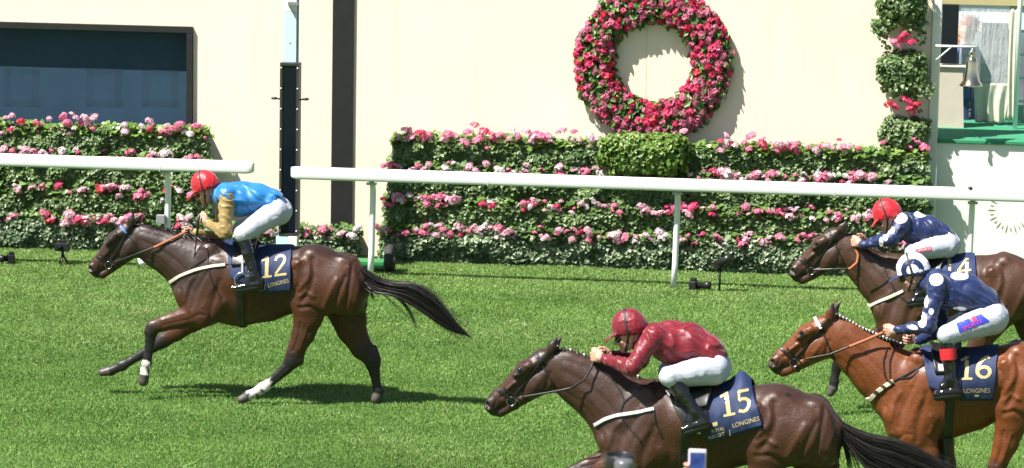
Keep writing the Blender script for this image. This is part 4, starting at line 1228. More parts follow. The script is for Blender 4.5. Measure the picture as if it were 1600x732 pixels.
    marks = [((U(*p, -.15).x, Y0 - .13, U(*p, -.15).z),) * 2 + (r / sh, r / sh) for p, r in cfg.get('marks', [])]
    at = {'dark': np.maximum(seg_mask(V, dark + nose), np.clip(seg_mask(V, marks) * 3, -1, .75)) if marks else seg_mask(V, dark + nose), 'white': seg_mask(V, white) + .22 * noise3(V, 22, 5, 2) if white else np.full(len(V), -1.0), 'hoof': seg_mask(V, hoof),
          'top': np.clip((nr[:, 2] - .35) * 1.2, 0, 1) * .0}
    # the darker, blackish neck and shoulder of a dark bay is coat colour
    dn = cfg.get('neck_dark', 0)
    if dn:
        a_ = U(*neck[0][0]); b2 = U(*neck[-1][0]); c2 = U(*amap(MT, (400, 400))); c3 = U(*amap(MT, (530, 396)))
        at['top'] = np.clip(seg_mask(V, [((a_.x, Y0, a_.z), (b2.x, Y0, b2.z), .42, .42), ((b2.x, Y0, b2.z + .1), (c2.x, Y0, c2.z + .1), .33, .20), ((c2.x, Y0, c2.z + .1), (c3.x, Y0, c3.z + .08), .22, .24)]) * 2.2, 0, 1) * dn
    me = np_mesh('body', V, Q, True, at)
    w_ = U(*amap(MT, (345, 380)))
    root = empty('race_horse', (w_.x, Y0, 0), cfg['label'], 'horse')
    body = link(me, 'body', root, [cfg['coat']])
    bv = BVHTree.FromPolygons([tuple(v) for v in V], [tuple(int(i) for i in q) for q in Q])
    def shoot(px, py):
        d = ray(px, py).normalized(); o = CAM + d * ((Y0 - 1.6 - CAM.y) / d.y)
        h, n, i, dist = bv.ray_cast(o, d, 4.0)
        return h, n
    def on_skin(pts, step=3.0):
        P = np.asarray(pts, float); L = np.linalg.norm(np.diff(P, axis=0), axis=1).sum()
        R = resample(P, max(4, int(L / step)))
        out = []
        for x, y in R:
            h, n = shoot(x, y)
            if h is not None: out.append((h, n))
        return out
    def ease(hs, lift):
        P = np.array([h[:] for h, n in hs]); NN = np.array([n[:] for h, n in hs])
        for i in range(4):
            NN[1:-1] = .25 * NN[:-2] + .5 * NN[1:-1] + .25 * NN[2:]
            if i < 2: P[1:-1] = .25 * P[:-2] + .5 * P[1:-1] + .25 * P[2:]
        NN /= np.linalg.norm(NN, axis=1, keepdims=True); P = P + NN * lift
        return [Vector(p) for p in P], [Vector(n) for n in NN]
    def strap_loop(mb, pts, w, th, front=None):
        hs = on_skin(pts)
        if len(hs) < 2: return
        P, NN = ease(hs, .005); fr_ = [front] if front is not None else []
        mb.strap([p for p in reversed(P)] + fr_ + [Vector((p.x, 2 * Y0 - p.y, p.z)) for p in P], [n for n in reversed(NN)] + [Vector((-1, 0, 0))] * len(fr_) + [Vector((n.x, -n.y, n.z)) for n in NN], w, th)
    def strap_near_far(mb, pts, w, th=.006, far=True):
        hs = on_skin(pts)
        if len(hs) < 2: return
        P, NN = ease(hs, .005)
        mb.strap(P, NN, w, th)
        if far:
            mb.strap([Vector((p.x, 2 * Y0 - p.y, p.z)) for p in P], [Vector((n.x, -n.y, n.z)) for n in NN], w, th)
    HM = lambda *p: [amap(MH, q) for q in p]
    TM = lambda *p: [amap(MT, q) for q in p]
    # eyes
    for sg in (-1, 1):
        q = amap(MH, (174.2, 375.4)); h, n = shoot(*q); e = U(*q)
        yy = (abs(h.y - Y0) if h is not None else .09)
        k = MB(); k.ball((e.x if h is None else h.x, Y0 + sg * (yy - .0155), e.z if h is None else h.z), .026, .022, .021, 16, 12); k.build('eye', M_eye, body, True)
    # bridle
    br = MB()
    strap_near_far(br, HM((151, 401), (158, 404), (166, 409), (173, 416), (180, 424)), .026)
    strap_near_far(br, HM((197, 364), (190, 378), (182, 394), (173, 407)), .022)
    strap_near_far(br, HM((197, 363), (202, 355), (206, 349)), .020)
    strap_near_far(br, HM((198, 364), (207, 376), (217, 389), (224, 399)), .014)
    if cfg.get('extra_noseband', True): strap_near_far(br, HM((158, 398), (168, 404), (176, 408), (184, 416)), .014)
    bridle = br.build('bridle', M_leather, root)
    bb = MB(); strap_loop(bb, HM((185.5, 351), (190, 356), (197.5, 364)), .024, .008); bb.build('browband', cfg['browband'], bridle)
    rg = MB()
    for sg in (-1, 1):
        q = U(*amap(MH, (171.5, 413.5))); h, n = shoot(*amap(MH, (171.5, 413.5)))
        y_ = abs(h.y - Y0) + .012 if h is not None else .07
        rg.torus((q.x, Y0 + sg * y_, q.z), (1, 0, .0), (0, 0, 1), .033, .0045, 24, 8)
        rg.tube([(q.x + .033, Y0 + sg * y_, q.z), (q.x + .02, Y0 + sg * (y_ - .04), q.z)], .006, 8)
    rg.build('bit_ring', simple('worn_steel', (.32, .32, .33), .25, metal=1), bridle, True)
    # reins: leather from the bit, rubber grips towards the hand
    for side, (lab) in ((-1, 'near'), (1, 'far')):
        pts = [(U(px, py, side * lat * cfg.get('rein_l', 1))) for px, py, lat in cfg['rein']]
        P = resample([p[:] for p in pts], 40); cut = int(40 * cfg['rein_cut'])
        k = MB(); k.tube(P[:cut + 1], .0085, 8, ry=.6); rein = k.build('rein', M_leather, root, True)
        if cut < 39:
            k = MB(); k.tube(P[cut:], .0125, 8, ry=.7); k.build('rein_grip', cfg.get('grip', M_tan), rein, True)
    # breast girth and its small straps
    bg_ = MB(); hs = on_skin(cfg['breast']); p_ = hs[0][0]
    fh, fn_, _, _ = bv.ray_cast(Vector((p_.x - .16, Y0, p_.z)), Vector((1, 0, 0)), .3)
    strap_loop(bg_, cfg['breast'], cfg.get('breast_w', .029), .012, fh + fn_ * .004 if fh is not None and (fh - p_).length < .17 and abs(fh.x - p_.x) < .05 else None); bgo = bg_.build('breast_girth', cfg.get('breast_mat', M_girth_white), root)
    bs = MB()
    for path in cfg['straps']: strap_near_far(bs, path, .012, .004)
    bs.build('breastplate_strap', M_leather, bgo)
    # cloth, saddle, girth
    def spine(x):
        h, n, i, d = bv.ray_cast(Vector((x, Y0, 4)), Vector((0, 0, -1)), 5)
        return h.z if h is not None else None
    def drape(TL, TR, BR, BL, off, nu=34, nv=18, wr=.006, seed=0, flap=0.0):
        rows = []
        for j in range(nv + 1):
            v = j / nv; row = []
            for i in range(nu + 1):
                u = i / nu
                px = (BL[0] * (1 - u) + BR[0] * u) * (1 - v) + (TL[0] * (1 - u) + TR[0] * u) * v
                py = (BL[1] * (1 - u) + BR[1] * u) * (1 - v) + (TL[1] * (1 - u) + TR[1] * u) * v
                lat = -.27 * (1 - v ** 3)
                p = U(px, py, lat); zs = spine(p.x) or p.z
                z = min(p.z, zs - .004)
                if j == nv: pos = Vector((p.x, Y0, zs + off)); n = Vector((0, 0, 1))
                else:
                    h, n, _, _ = bv.ray_cast(Vector((p.x, Y0 - 1.5, z)), Vector((0, 1, 0)), 1.6)
                    if h is None: h, n = Vector((p.x, Y0 - .02, zs)), Vector((0, 0, 1))
                    pos = h + n * off
                row.append(pos)
            rows.append(row)
        A = np.array([[p[:] for p in r] for r in rows])
        for it in range(3):
            A[1:-1, 1:-1] = .5 * A[1:-1, 1:-1] + .125 * (A[:-2, 1:-1] + A[2:, 1:-1] + A[1:-1, :-2] + A[1:-1, 2:])
        W = noise3(A.reshape(-1, 3), 7, seed, 3, stretch=(1.6, 1, .6)).reshape(A.shape[:2])
        A[:-1, :, 1] -= wr * (W[:-1] + .8) * 1.0
        if flap:
            uu = np.linspace(0, 1, nu + 1)[None]; vv = np.linspace(0, 1, nv + 1)[:, None]
            g_ = np.exp(-((uu - .80) / .22) ** 2) * np.clip((vv - .55) / .45, 0, 1) ** 1.5 * flap
            A[:, :, 2] += g_; A[:, :, 1] -= .25 * g_
        Bm = A[:-1][::-1].copy(); Bm[:, :, 1] = 2 * Y0 - Bm[:, :, 1]
        G = np.concatenate([A, Bm]); R_, K_ = G.shape[:2]
        ii = (np.arange(R_ - 1)[:, None] * K_ + np.arange(K_ - 1)[None]).reshape(-1, 1)
        return G.reshape(-1, 3), ii + np.array([[0, 1, K_ + 1, K_]])
    V2, F2 = drape(*cfg['cloth'], .014, seed=cfg['seed'], wr=cfg.get('wr', .006), flap=cfg.get('flap', 0))
    me2 = np_mesh('number_cloth', V2, F2, True)
    cloth = link(me2, 'number_cloth', root, [M_navy])
    so = cloth.modifiers.new('thickness', 'SOLIDIFY'); so.thickness = .005; so.offset = 0
    bc = BVHTree.FromPolygons([tuple(v) for v in V2], [tuple(int(i) for i in q) for q in F2])
    def print_on(polys, name, m, parent, lift=.005, bvh=bc):
        vs, fs = [], []
        for poly in polys:
            idx = []
            for px, py in poly:
                d = ray(px, py).normalized(); o = CAM + d * ((Y0 - 1.6 - CAM.y) / d.y)
                h, n, _, _ = bvh.ray_cast(o, d, 4)
                if h is None: idx = None; break
                if n.dot(d) > 0: n = -n
                idx.append(len(vs)); vs.append((h + n * lift)[:])
            if idx: fs.append(tuple(idx))
        if not fs: return None
        k = MB(); k.add(vs, fs); return k.build(name, m, parent)
    for (name, polys) in cfg['prints']: print_on(polys, name, M_gold, cloth)
    # saddle and flaps under the rider
    V3, F3 = drape(*cfg['saddle'], .034, nu=20, nv=14, wr=.002, seed=3)
    V3 = V3.reshape(-1, 21, 3); uu = np.linspace(-1, 1, 21); V3[:, :, 2] += (.022 * uu ** 2)[None]; V3 = V3.reshape(-1, 3)
    sd = link(np_mesh('saddle', V3, F3, True), 'saddle', root, [M_leather])
    so = sd.modifiers.new('thickness', 'SOLIDIFY'); so.thickness = .014; so.offset = 0
    if 'pad' in cfg:
        V4, F4 = drape(*cfg['pad'], .022, nu=18, nv=12, wr=.002, seed=6)
        po = link(np_mesh('saddle_pad', V4, F4, True), 'saddle_pad', root, [cfg.get('pad_mat', M_navy)])
        so = po.modifiers.new('thickness', 'SOLIDIFY'); so.thickness = .006; so.offset = 0
    # girth strap round the barrel
    gm = MB(); gp, gn = [], []
    gx0 = U(*amap(MT, cfg.get('girth', (378, 440))), -.2); zc = gx0.z
    for i in range(56):
        a = 2 * math.pi * i / 56; dd = Vector((0, math.cos(a), math.sin(a)))
        h, n, _, _ = bv.ray_cast(Vector((gx0.x + .02 * math.sin(a), Y0, zc)) + dd * 1.0, -dd, 1.0)
        if h is not None: gp.append(h + n * .006); gn.append(n)
    gm.strap(gp, gn, .075, .010, closed=True); gm.build('girth', M_leather, sd)
    # irons
    for sg in (-1, 1):
        s0 = U(*cfg['iron'], -.30); b0_ = U(*cfg['leather_top'], -.22); yy = Y0 + sg * .315
        im = MB(); c_ = Vector((s0.x, yy, s0.z))
        ax = Vector(cfg.get('iron_dir', (.35, 0, .94))).normalized()
        lat = Vector((0, 1, 0)); wv = Vector((ax.z, 0, -ax.x))
        im.torus(c_ + ax * .055, wv, ax, .058, .0065, 22, 8, R2=.068); im.box(c_.x - .065, c_.x + .065, yy - .022, yy + .022, c_.z - .020, c_.z - .008, .004)
        st_ = im.build('stirrup', M_metal, sd, True)
        lm = MB(); t0 = c_ + ax * .122; t1 = Vector((b0_.x, Y0 + sg * .265, b0_.z))
        lm.strap([t0, t0.lerp(t1, .5), t1], [Vector((0, sg, 0))] * 3, .02, .004); lm.build('stirrup_leather', M_greyflap, st_)
    # mane
    crest = resample([U(*p)[:] for p in cfg['crest']], 140); strands = []
    rng = np.random.RandomState(cfg['seed'])
    if cfg['mane'] == 'loose':
        for i in range(900):
            c0 = crest[rng.randint(0, 139)]; k = np.linspace(0, 1, 7)[:, None]
            ln = rng.uniform(.05, .13); side = rng.choice([-1, 1, 1])
            d = np.array([rng.uniform(.4, 1.0), side * rng.uniform(.1, .7), rng.uniform(.0, .45)]); d /= np.linalg.norm(d)
            s_ = np.array([c0[0], Y0 + rng.uniform(-.02, .02), c0[2] - .012]) + k * d * ln + k ** 2 * np.array([.02, 0, -.055])
            strands.append(s_)
        link(hair_mesh('mane', strands, .0028, 3), 'mane', root, [M_hair])
    else:
        pm = MB(); pw = MB()
        nb = cfg.get('plaits', 18)
        for i in range(nb):
            c0 = Vector(crest[int(4 + 131 * i / (nb - 1))]); c0.y = Y0
            for q in range(3): pm.ball(c0 + Vector((.004 * q, -.012 * q, .008 - .006 * q)), .015, .013, .017, 8, 6)
            if i % 2 == 0 or nb > 15: pw.ball(c0 + Vector((.004, -.022, .016)), .008, .007, .008, 8, 6)
        pl = pm.build('mane', M_hair, root, True); pw.build('plait_tie', M_white, pl, True)
        for i in range(420):
            c0 = crest[rng.randint(0, 139)]; k = np.linspace(0, 1, 5)[:, None]
            d = np.array([.7, rng.uniform(-.9, .9), rng.uniform(.05, .5)]); strands.append(np.array([c0[0], Y0, c0[2] - .012]) + k * d * rng.uniform(.02, .05))
        link(hair_mesh('mane_hair', strands, .003, 3), 'mane_hair', pl, [M_hair])
    f0 = U(*amap(MH, (203, 348)))        # forelock
    fs_ = []
    for i in range(130):
        k = np.linspace(0, 1, 6)[:, None]; d = np.array([rng.uniform(-.5, .35), rng.uniform(-.5, .5), rng.uniform(.0, .35)])
        fs_.append(np.array([f0.x, Y0 + rng.uniform(-.03, .03), f0.z - .01]) + k * d * rng.uniform(.05, .11) + k ** 2 * np.array([-.02, 0, -.03]))
    link(hair_mesh('forelock', fs_, .003, 5), 'forelock', root, [M_hair])
    # tail
    K = 16
    top = resample([U(*p)[:] for p in cfg['tail_top']], K); bot = resample([U(*p)[:] for p in cfg['tail_bot']], K)
    ts = []
    for i in range(cfg.get('tail_n', 2300)):
        v = rng.beta(1.25, 1.25); e = rng.uniform(.62, 1.0) if rng.rand() < .45 else rng.uniform(.85, 1.06)
        t_ = np.linspace(0, e, K)
        L = top * (1 - v) + bot * v
        S = np.stack([np.interp(t_ * (K - 1), np.arange(K), L[:, a]) for a in range(3)], 1)
        ext = np.clip(t_ - 1, 0, 1)[:, None] * (L[-1] - L[-3]) * 6
        S = S + ext
        yl = rng.randn() * .040; bulge_ = np.sin(np.clip(t_, 0, 1) * math.pi) ** .7 * .9 + .25
        S[:, 1] += yl * bulge_
        ph = rng.rand() * 6.28; amp = rng.uniform(.2, 1.0) * .012
        S[:, 2] += amp * t_ * np.sin(ph + 5 * t_); S[:, 0] += amp * t_ * np.cos(ph * 1.7 + 4 * t_)
        if rng.rand() < .14:
            S[:, 2] += rng.uniform(-.10, .09) * t_ ** 2.2; S[:, 0] += rng.uniform(-.02, .07) * t_ ** 2
        ts.append(S)
    for wisp in cfg.get('wisps', []):
        W_ = resample([U(*p)[:] for p in wisp[0]], K)
        for i in range(wisp[1]):
            S = W_ + rng.randn(3) * np.array([.012, .012, .010]) * np.linspace(.6, 1, K)[:, None]
            e = rng.uniform(.7, 1.0); t_ = np.linspace(0, e, K)
            ts.append(np.stack([np.interp(t_ * (K - 1), np.arange(K), S[:, a]) for a in range(3)], 1))
    link(hair_mesh('tail', ts, .0019, 7), 'tail', root, [M_hair])
    return dict(root=root, bvh=bv, U=U, Y0=Y0, s=sh, print_on=print_on)

# ---- lettering laid out in picture-plane units and then printed onto the cloth itself
DIG = {
 '1': [([(.30, 1.0), (.30, .05)], .17), ([(.06, .045), (.56, .045)], .10), ([(.30, .94), (.04, .83)], .11)],
 '2': [([(.06, .74), (.10, .90), (.27, .96), (.44, .91), (.51, .76), (.44, .57), (.28, .37), (.08, .12)], .12), ([(.03, .05), (.60, .05)], .11)],
 '4': [([(.44, 1.0), (.44, .0)], .14), ([(.42, .97), (.05, .34)], .10), ([(.02, .32), (.64, .32)], .10)],
 '5': [([(.12, .94), (.56, .94)], .12), ([(.14, .95), (.11, .56)], .10), ([(.10, .55), (.24, .61), (.42, .58), (.53, .44), (.53, .26), (.42, .10), (.24, .05), (.05, .12)], .13)],
 '6': [([(.50, .94), (.32, .88), (.17, .68), (.10, .42), (.12, .20), (.26, .06), (.42, .07), (.53, .22), (.52, .40), (.40, .52), (.26, .52), (.13, .40)], .125)],
}
def digit_polys(ch, org, h, dirx, diry, wmul=1.0):
    """org = lower-left pixel, h = height in pixels, dirx/diry = unit vectors of the writing line and of up"""
    out = []
    for pts, w in DIG[ch]:
        P = resample(pts, 14 if len(pts) > 2 else 5)
        if len(pts) > 2:
            P = resample(pts, 18)
        T = np.gradient(P, axis=0); T /= np.linalg.norm(T, axis=1, keepdims=True); Nn = np.stack([-T[:, 1], T[:, 0]], 1)
        Lf, Rg = P + Nn * w / 2, P - Nn * w / 2
        f = lambda q: (org[0] + h * (q[0] * wmul * dirx[0] + q[1] * diry[0]), org[1] + h * (q[0] * wmul * dirx[1] + q[1] * diry[1]))
        for i in range(len(P) - 1): out.append([f(Lf[i]), f(Lf[i + 1]), f(Rg[i + 1]), f(Rg[i])])
    return out
_text_cache = {}
def text_polys(s, org, h, dirx, diry, stretch=1.0):
    if s not in _text_cache:
        cu = bpy.data.curves.new('lettering', 'FONT'); cu.body = s; cu.resolution_u = 2
        ob = bpy.data.objects.new('lettering', cu); C.objects.link(ob)
        dg_ = bpy.context.evaluated_depsgraph_get(); dg_.update()
        me = bpy.data.meshes.new_from_object(ob.evaluated_get(dg_))
        _text_cache[s] = ([tuple(v.co[:2]) for v in me.vertices], [tuple(p.vertices) for p in me.polygons])
        bpy.data.objects.remove(ob); bpy.data.curves.remove(cu); bpy.data.meshes.remove(me)
    vs, fs = _text_cache[s]; hh = h / .69
    f = lambda q: (org[0] + hh * (q[0] * stretch * dirx[0] + q[1] * diry[0]), org[1] + hh * (q[0] * stretch * dirx[1] + q[1] * diry[1]))
    return [[f(vs[i]) for i in p] for p in fs]
# ------------------------------------------------------------------ riders
M_skin = simple('skin', (.50, .27, .19), .5, var=.08, vscale=25)
def silk_mat(name, col, spot=None):
    m, nt, b = new_mat(name)
    n = noise_tex(nt, 12, 4); c = mixc(nt, ramp(nt, n, .3, .7), [x * .85 for x in col], [min(.9, x * 1.12) for x in col])
    if spot is not None: c = mixc(nt, ramp(nt, attr(nt, 'spot'), -.01, .01), c, spot)
    nt.links.new(c, b.inputs['Base Color']); b.inputs['Roughness'].default_value = .44; b.inputs['Specular IOR Level'].default_value = .42
    b.inputs['Sheen Weight'].default_value = .15
    n2 = noise_tex(nt, 17, 4, stretch=(1, 1, 2.2)); bp = N(nt, 'ShaderNodeBump', inp={0: .25, 1: .02}); nt.links.new(n2, bp.inputs['Height']); nt.links.new(bp.outputs[0], b.inputs['Normal'])
    return m
M_breech = simple('white_breeches', (.46, .48, .55), .6, var=.03, vscale=10, bump=.25, bscale=14, stretch=(1, 1, 2))
M_boot = simple('polished_black_boot', (.008, .008, .009), .14, spec=.8, bump=.25, bscale=30)
M_goggle = simple('smoked_goggles', (.015, .014, .012), .12, spec=.8)
M_strapblack = simple('black_elastic', (.015, .015, .016), .6)
def spots_of(V, spots):
    out = np.full(len(V), -1.0)
    for c, rx, ry, rl in spots:
        d = np.sqrt(((V[:, 0] - c[0]) / rx) ** 2 + ((V[:, 2] - c[2]) / ry) ** 2 + ((V[:, 1] - c[1]) / rl) ** 2)
        out = np.maximum(out, 1 - d)
    return out
def wrinkle(V, Q, amp, freq, seed, stretch=(1, 1, 1), axis=None, sa=.35, sb=1.0):
    n = vnormals(V, Q)
    if axis is not None:
        ax = np.array(axis, float); ax /= np.linalg.norm(ax); b1 = np.cross(ax, [0, 1, 0]); b1 /= np.linalg.norm(b1); b2 = np.cross(ax, b1)
        W = np.stack([V @ ax * sa, V @ b1 * sb, V @ b2 * sb], 1); W = W + .03 * np.stack([noise3(V, 6, seed + 50 + q, 2) for q in range(3)], 1)
        a = noise3(W, freq, seed, 2)
    else: a = noise3(V, freq, seed, 2, stretch)
    r = np.clip(1 - np.abs(a) * 1.5, 0, 1) ** 1.6 * 1.15
    return V + n * (amp * (r - .4))[:, None]
def fist(f, wrist, d, up_, med, big=1.0):
    """a closed hand: palm, four curled fingers one above the other and the thumb along the top"""
    W = np.array(wrist); d = np.array(d); u = np.array(up_); m = np.array(med)
    g = big
    f.c(W, W + d * .035 * g, .024 * g, .027 * g, .015)
    for k, q in enumerate((.030, .010, -.010, -.029)):
        kn = W + d * (.082 - .004 * abs(k - 1)) * g + u * q * g
        f.c(W + d * .03 * g + u * q * .55 * g, kn, .017 * g, .0118 * g, .010)
        L = (1.0, 1.12, 1.04, .82)[k]
        p1 = kn + (d * .020 * L + m * .020) * g; p2 = p1 + (m * .024 * L - d * .018) * g; p3 = p2 + (-d * .022 * L - m * .006) * g
        f.c(kn, p1, .0112 * g, .0098 * g, .004); f.c(p1, p2, .0098 * g, .009 * g, .003); f.c(p2, p3, .009 * g, .0078 * g, .003)
    t0 = W + (d * .030 + u * .026 + m * .012) * g; t1 = t0 + (d * .032 + u * .020 + m * .006) * g; t2 = t1 + (d * .030 + u * .000 + m * .012) * g; t3 = t2 + (d * .016 - u * .006 + m * .006) * g
    f.c(t0, t1, .017 * g, .0125 * g, .008); f.c(t1, t2, .0120 * g, .0105 * g, .004); f.c(t2, t3, .0105 * g, .0085 * g, .003)
def head_prims(f, c, fx, ux, g=1.0):
    """c = centre of the skull; fx = facing, ux = up (2-D, in the plane of travel)"""
    def P(a, b, y=0.0): return (c[0] + fx[0] * a * g + ux[0] * b * g, c[1] + y * g, c[2] + fx[1] * a * g + ux[1] * b * g)
    E = lambda p0, p1, r0, r1, w0, w1, k=.02, op='+': f.e(p0, p1, r0 * g, r1 * g, w0 * g, w1 * g, k, op)
    E(P(-.012, .010), P(-.012, .012), .098, .098, .078, .078)
    E(P(.035, -.015), P(.040, -.085), .062, .052, .066, .056)
    E(P(.030, -.10), P(.060, -.135), .044, .028, .052, .034)                # jaw to chin
    E(P(-.035, -.075), P(.020, -.125), .032, .026, .060, .050)              # jaw angle
    E(P(.094, -.030), P(.112, -.078), .009, .015, .010, .016, .014)         # nose
    E(P(.092, -.082), P(.094, -.083), .012, .012, .021, .021, .008)
    E(P(.088, -.108), P(.087, -.112), .0085, .0085, .024, .022, .006)       # lips
    E(P(.084, -.122), P(.080, -.124), .0085, .0085, .020, .018, .006)
    E(P(.078, -.143), P(.072, -.147), .014, .014, .018, .018, .010)         # chin
    E(P(.082, -.010), P(.080, -.008), .012, .012, .055, .055, .015)         # brow
    for s in (-1, 1):
        E(P(.070, -.062, s * .036), P(.060, -.075, s * .046), .017, .015, .014, .014, .012)   # cheek bone
        E(P(-.018, -.045, s * .076), P(-.012, -.080, s * .072), .024, .015, .009, .008, .006) # ear
    return P
def rider(cfg):
    Y0 = cfg['Y']; sh = cfg['s']; seed = cfg['seed']
    def U(p, lat=0.0): return at_Y(p[0], p[1], Y0 + lat)
    L = lambda p, lat: np.array(U(p, lat))
    root = empty('person', (U(cfg['hip']).x, Y0, 0), cfg['label'], 'person')
    # ---- the body: one continuous skin
    f = Field(.0062)
    fx = np.array([cfg['face'][0], -cfg['face'][1]], float); fx /= np.linalg.norm(fx); ux = np.array([fx[1], -fx[0]])
    hc = U(cfg['head']); c = (hc.x, Y0 + cfg.get('head_lat', 0), hc.z); hg = cfg.get('hg', 1.0)
    HP = head_prims(f, c, fx, ux, hg)
    tor = [(np.array(U(p)), r / sh, w) for p, r, w in cfg['torso']]
    f.e(HP(-.035, -.08), tor[0][0], .056, .075, .055, .10, .03)
    f.chain([(p, r * .82, w * .82) for p, r, w in tor], .04)
    arms = []
    for s, A in ((-1, cfg['arm_near']), (1, cfg['arm_far'])):
        S, E_, W = L(A[0], s * .165), L(A[1], s * A[4]), L(A[2], s * A[5]); H = L(A[3], s * A[5] * .8)
        f.c(S, E_, .055, .041, .03); f.c(E_, W, .041, .027, .012)
        d = H - W; d /= np.linalg.norm(d); med = np.array([0, -s, 0.0]); med = med - d * med.dot(d); med /= np.linalg.norm(med)
        u = np.cross(d, med) * (1 if np.cross(d, med)[2] > 0 else -1)
        fist(f, W + d * .012, d, u, med, 1.08)
        arms.append((S, E_, W, d))
    legs = []
    hipc = np.array(U(cfg['hip']))
    for s, G in ((-1, cfg['leg_near']), (1, cfg['leg_far'])):
        Hp = np.array([hipc[0], Y0 + s * .10, hipc[2]]); Kn, An, He, To = L(G[0], s * .275), L(G[1], s * .310), L(G[2], s * .315), L(G[3], s * .335)
        f.c(Hp, Kn, .075, .052, .03); f.c(Kn, An, .050, .034, .02); f.c(He, To, .034, .026, .02); f.c(An, He, .034, .034, .02)
        legs.append((Hp, Kn, An, He, To))
    V, Q = f.mesh(); V = relax(V, Q, 1)
    body = link(np_mesh('body', V, Q, True), 'body', root, [M_skin])
    # ---- clothes
    spots = [(np.array(U((px, py), lat)), rx / sh, ry / sh, rl) for px, py, rx, ry, lat, rl in cfg.get('spots', [])]
    def garment(name, field, m, amp, freq, sd, stretch=(1, 1, 1), parent=root, sp=None, axis=None, sa=.35, sb=1.0):
        V, Q = field.mesh(); V = relax(V, Q, 2); V = wrinkle(V, Q, amp, freq, sd, stretch, axis, sa, sb)
        a = {'spot': spots_of(V, sp if sp is not None else spots)} if (sp or spots) else None
        return link(np_mesh(name, V, Q, True, a), name, parent, [m])
    j = Field(.008); j.chain([(p, r, w) for p, r, w in tor], .03)
    pe, re_, we = tor[-1]; hv = np.array(U(cfg['hip'])) - pe; hv /= np.linalg.norm(hv); j.e(pe, pe + hv * .045, re_ * 1.04, re_ * 1.10, we * 1.02, we * 1.06, .02)
    p0, r0, w0 = tor[0]
    j.e(HP(-.045, -.105), p0, .060, r0 * .85, .062, w0 * .8, .03)
    for S, E_, W, d in arms: j.c(S, S + (E_ - S) * .10, .074, .066, .05)
    garment('jacket', j, cfg['silk'], .013, 15, seed, axis=(tor[-1][0] - tor[0][0]) + np.array([0, 0, -.22]), sa=.28, sb=.9)
    for S, E_, W, d in arms:
        a = Field(.007); a.c(S + (E_ - S) * .12, E_, .073, .060, .02); a.c(E_, W, .060, .036, .025); a.c(W - d * .005, W + d * .012, .034, .033, .01)
        slv = garment('sleeve', a, cfg.get('sleeve', cfg['silk']), .011, 16, seed + 3, axis=W - S, sa=1.0, sb=.40)
        cu = MB(); cu.tube([W + d * .008, W + d * .030], .031, 14); cu.build('cuff', cfg.get('cuff', cfg['silk']), slv, True)
    b = Field(.008); q = tor[-1]
    b.e(q[0] + np.array([.03, 0, -.02]), hipc, q[1] * .80, cfg['seat_r'] / sh, q[2] * .86, .175, .03)
    for Hp, Kn, An, He, To in legs:
        b.c(Hp, Kn, cfg['thigh_r'][0] / sh, cfg['thigh_r'][1] / sh, .035); b.c(Kn, Kn + (An - Kn) * cfg.get('breech_end', .15), cfg['thigh_r'][1] / sh * .93, .050, .02)
    bre = garment('breeches', b, M_breech, .0045, 12, seed + 7, sp=[], axis=np.array([.6, 0, -.8]), sa=.35, sb=1.1)
    bvb = None
    if cfg.get('breech_prints'):
        Vb = np.array([v.co[:] for v in bre.data.vertices]) + np.array(root_loc(root)); Fb = [tuple(p.vertices) for p in bre.data.polygons]
        bvb = BVHTree.FromPolygons([tuple(v) for v in Vb], Fb)
        for name, polys, m, lift in cfg['breech_prints']: cfg['horse']['print_on'](polys, name, m, bre, lift, bvb)
    for Hp, Kn, An, He, To in legs:
        t = Field(.007); st_ = Kn + (An - Kn) * cfg.get('boot_start', .06)
        t.c(st_, Kn + (An - Kn) * .45, .058, .056, .02); t.c(Kn + (An - Kn) * .45, An, .056, .042, .02)
        t.c(An, He, .044, .038, .02); t.e(He, To, .036, .026, .042, .038, .02); t.c(An, An * .5 + To * .5, .042, .034, .02)
        bt = garment('boot', t, M_boot, .003, 9, seed + 9, (1, 1, 2), sp=[])
        d = (To - He); d /= np.linalg.norm(d); n_ = np.array([-d[2], 0, d[0]]); n_ = n_ if n_[2] < 0 else -n_
        sm = MB(); sm.tube([He - d * .03 + n_ * .030, He + n_ * .032, To + n_ * .024, To + d * .02 + n_ * .018], [.030, .036, .036, .022], 12); sm.v = [tuple(np.array(v)) for v in sm.v]
        sm.build('sole', M_blackplastic, bt, True)
        if cfg.get('band'):
            k0, k1 = cfg['band'][0]; bd = MB(); dd = An - Kn
            bd.tube([Kn + dd * k0, Kn + dd * (k0 * .5 + k1 * .5), Kn + dd * k1], [.069, .069, .066], 18, caps=False); bd.build('band', cfg['band'][1], bt, True)
        if cfg.get('gleam', True):
            pass
    # ---- helmet with silk cap and peak, chin strap, goggles
    h = Field(.0062); g = hg
    h.e(HP(-.012, .022), HP(-.016, .024), .128 * g, .128 * g, .104 * g, .104 * g, .01)
    h.e(HP(-.045, .0), HP(-.05, -.01), .105 * g, .10 * g, .100 * g, .098 * g, .03)
    h.e(HP(.02, -.128), HP(-.16, -.160), .112 * g, .112 * g, .2, .2, .012, '-')
    h.e(HP(.085, -.006), HP(cfg.get('peak', (.185, -.045))[0], cfg.get('peak', (.185, -.045))[1]), .012 * g, .006 * g, .088 * g, .060 * g, .012)
    Vh, Qh = h.mesh(); Vh = relax(Vh, Qh, 2); Vh = wrinkle(Vh, Qh, .0035, 16, seed + 11)
    hs = {}
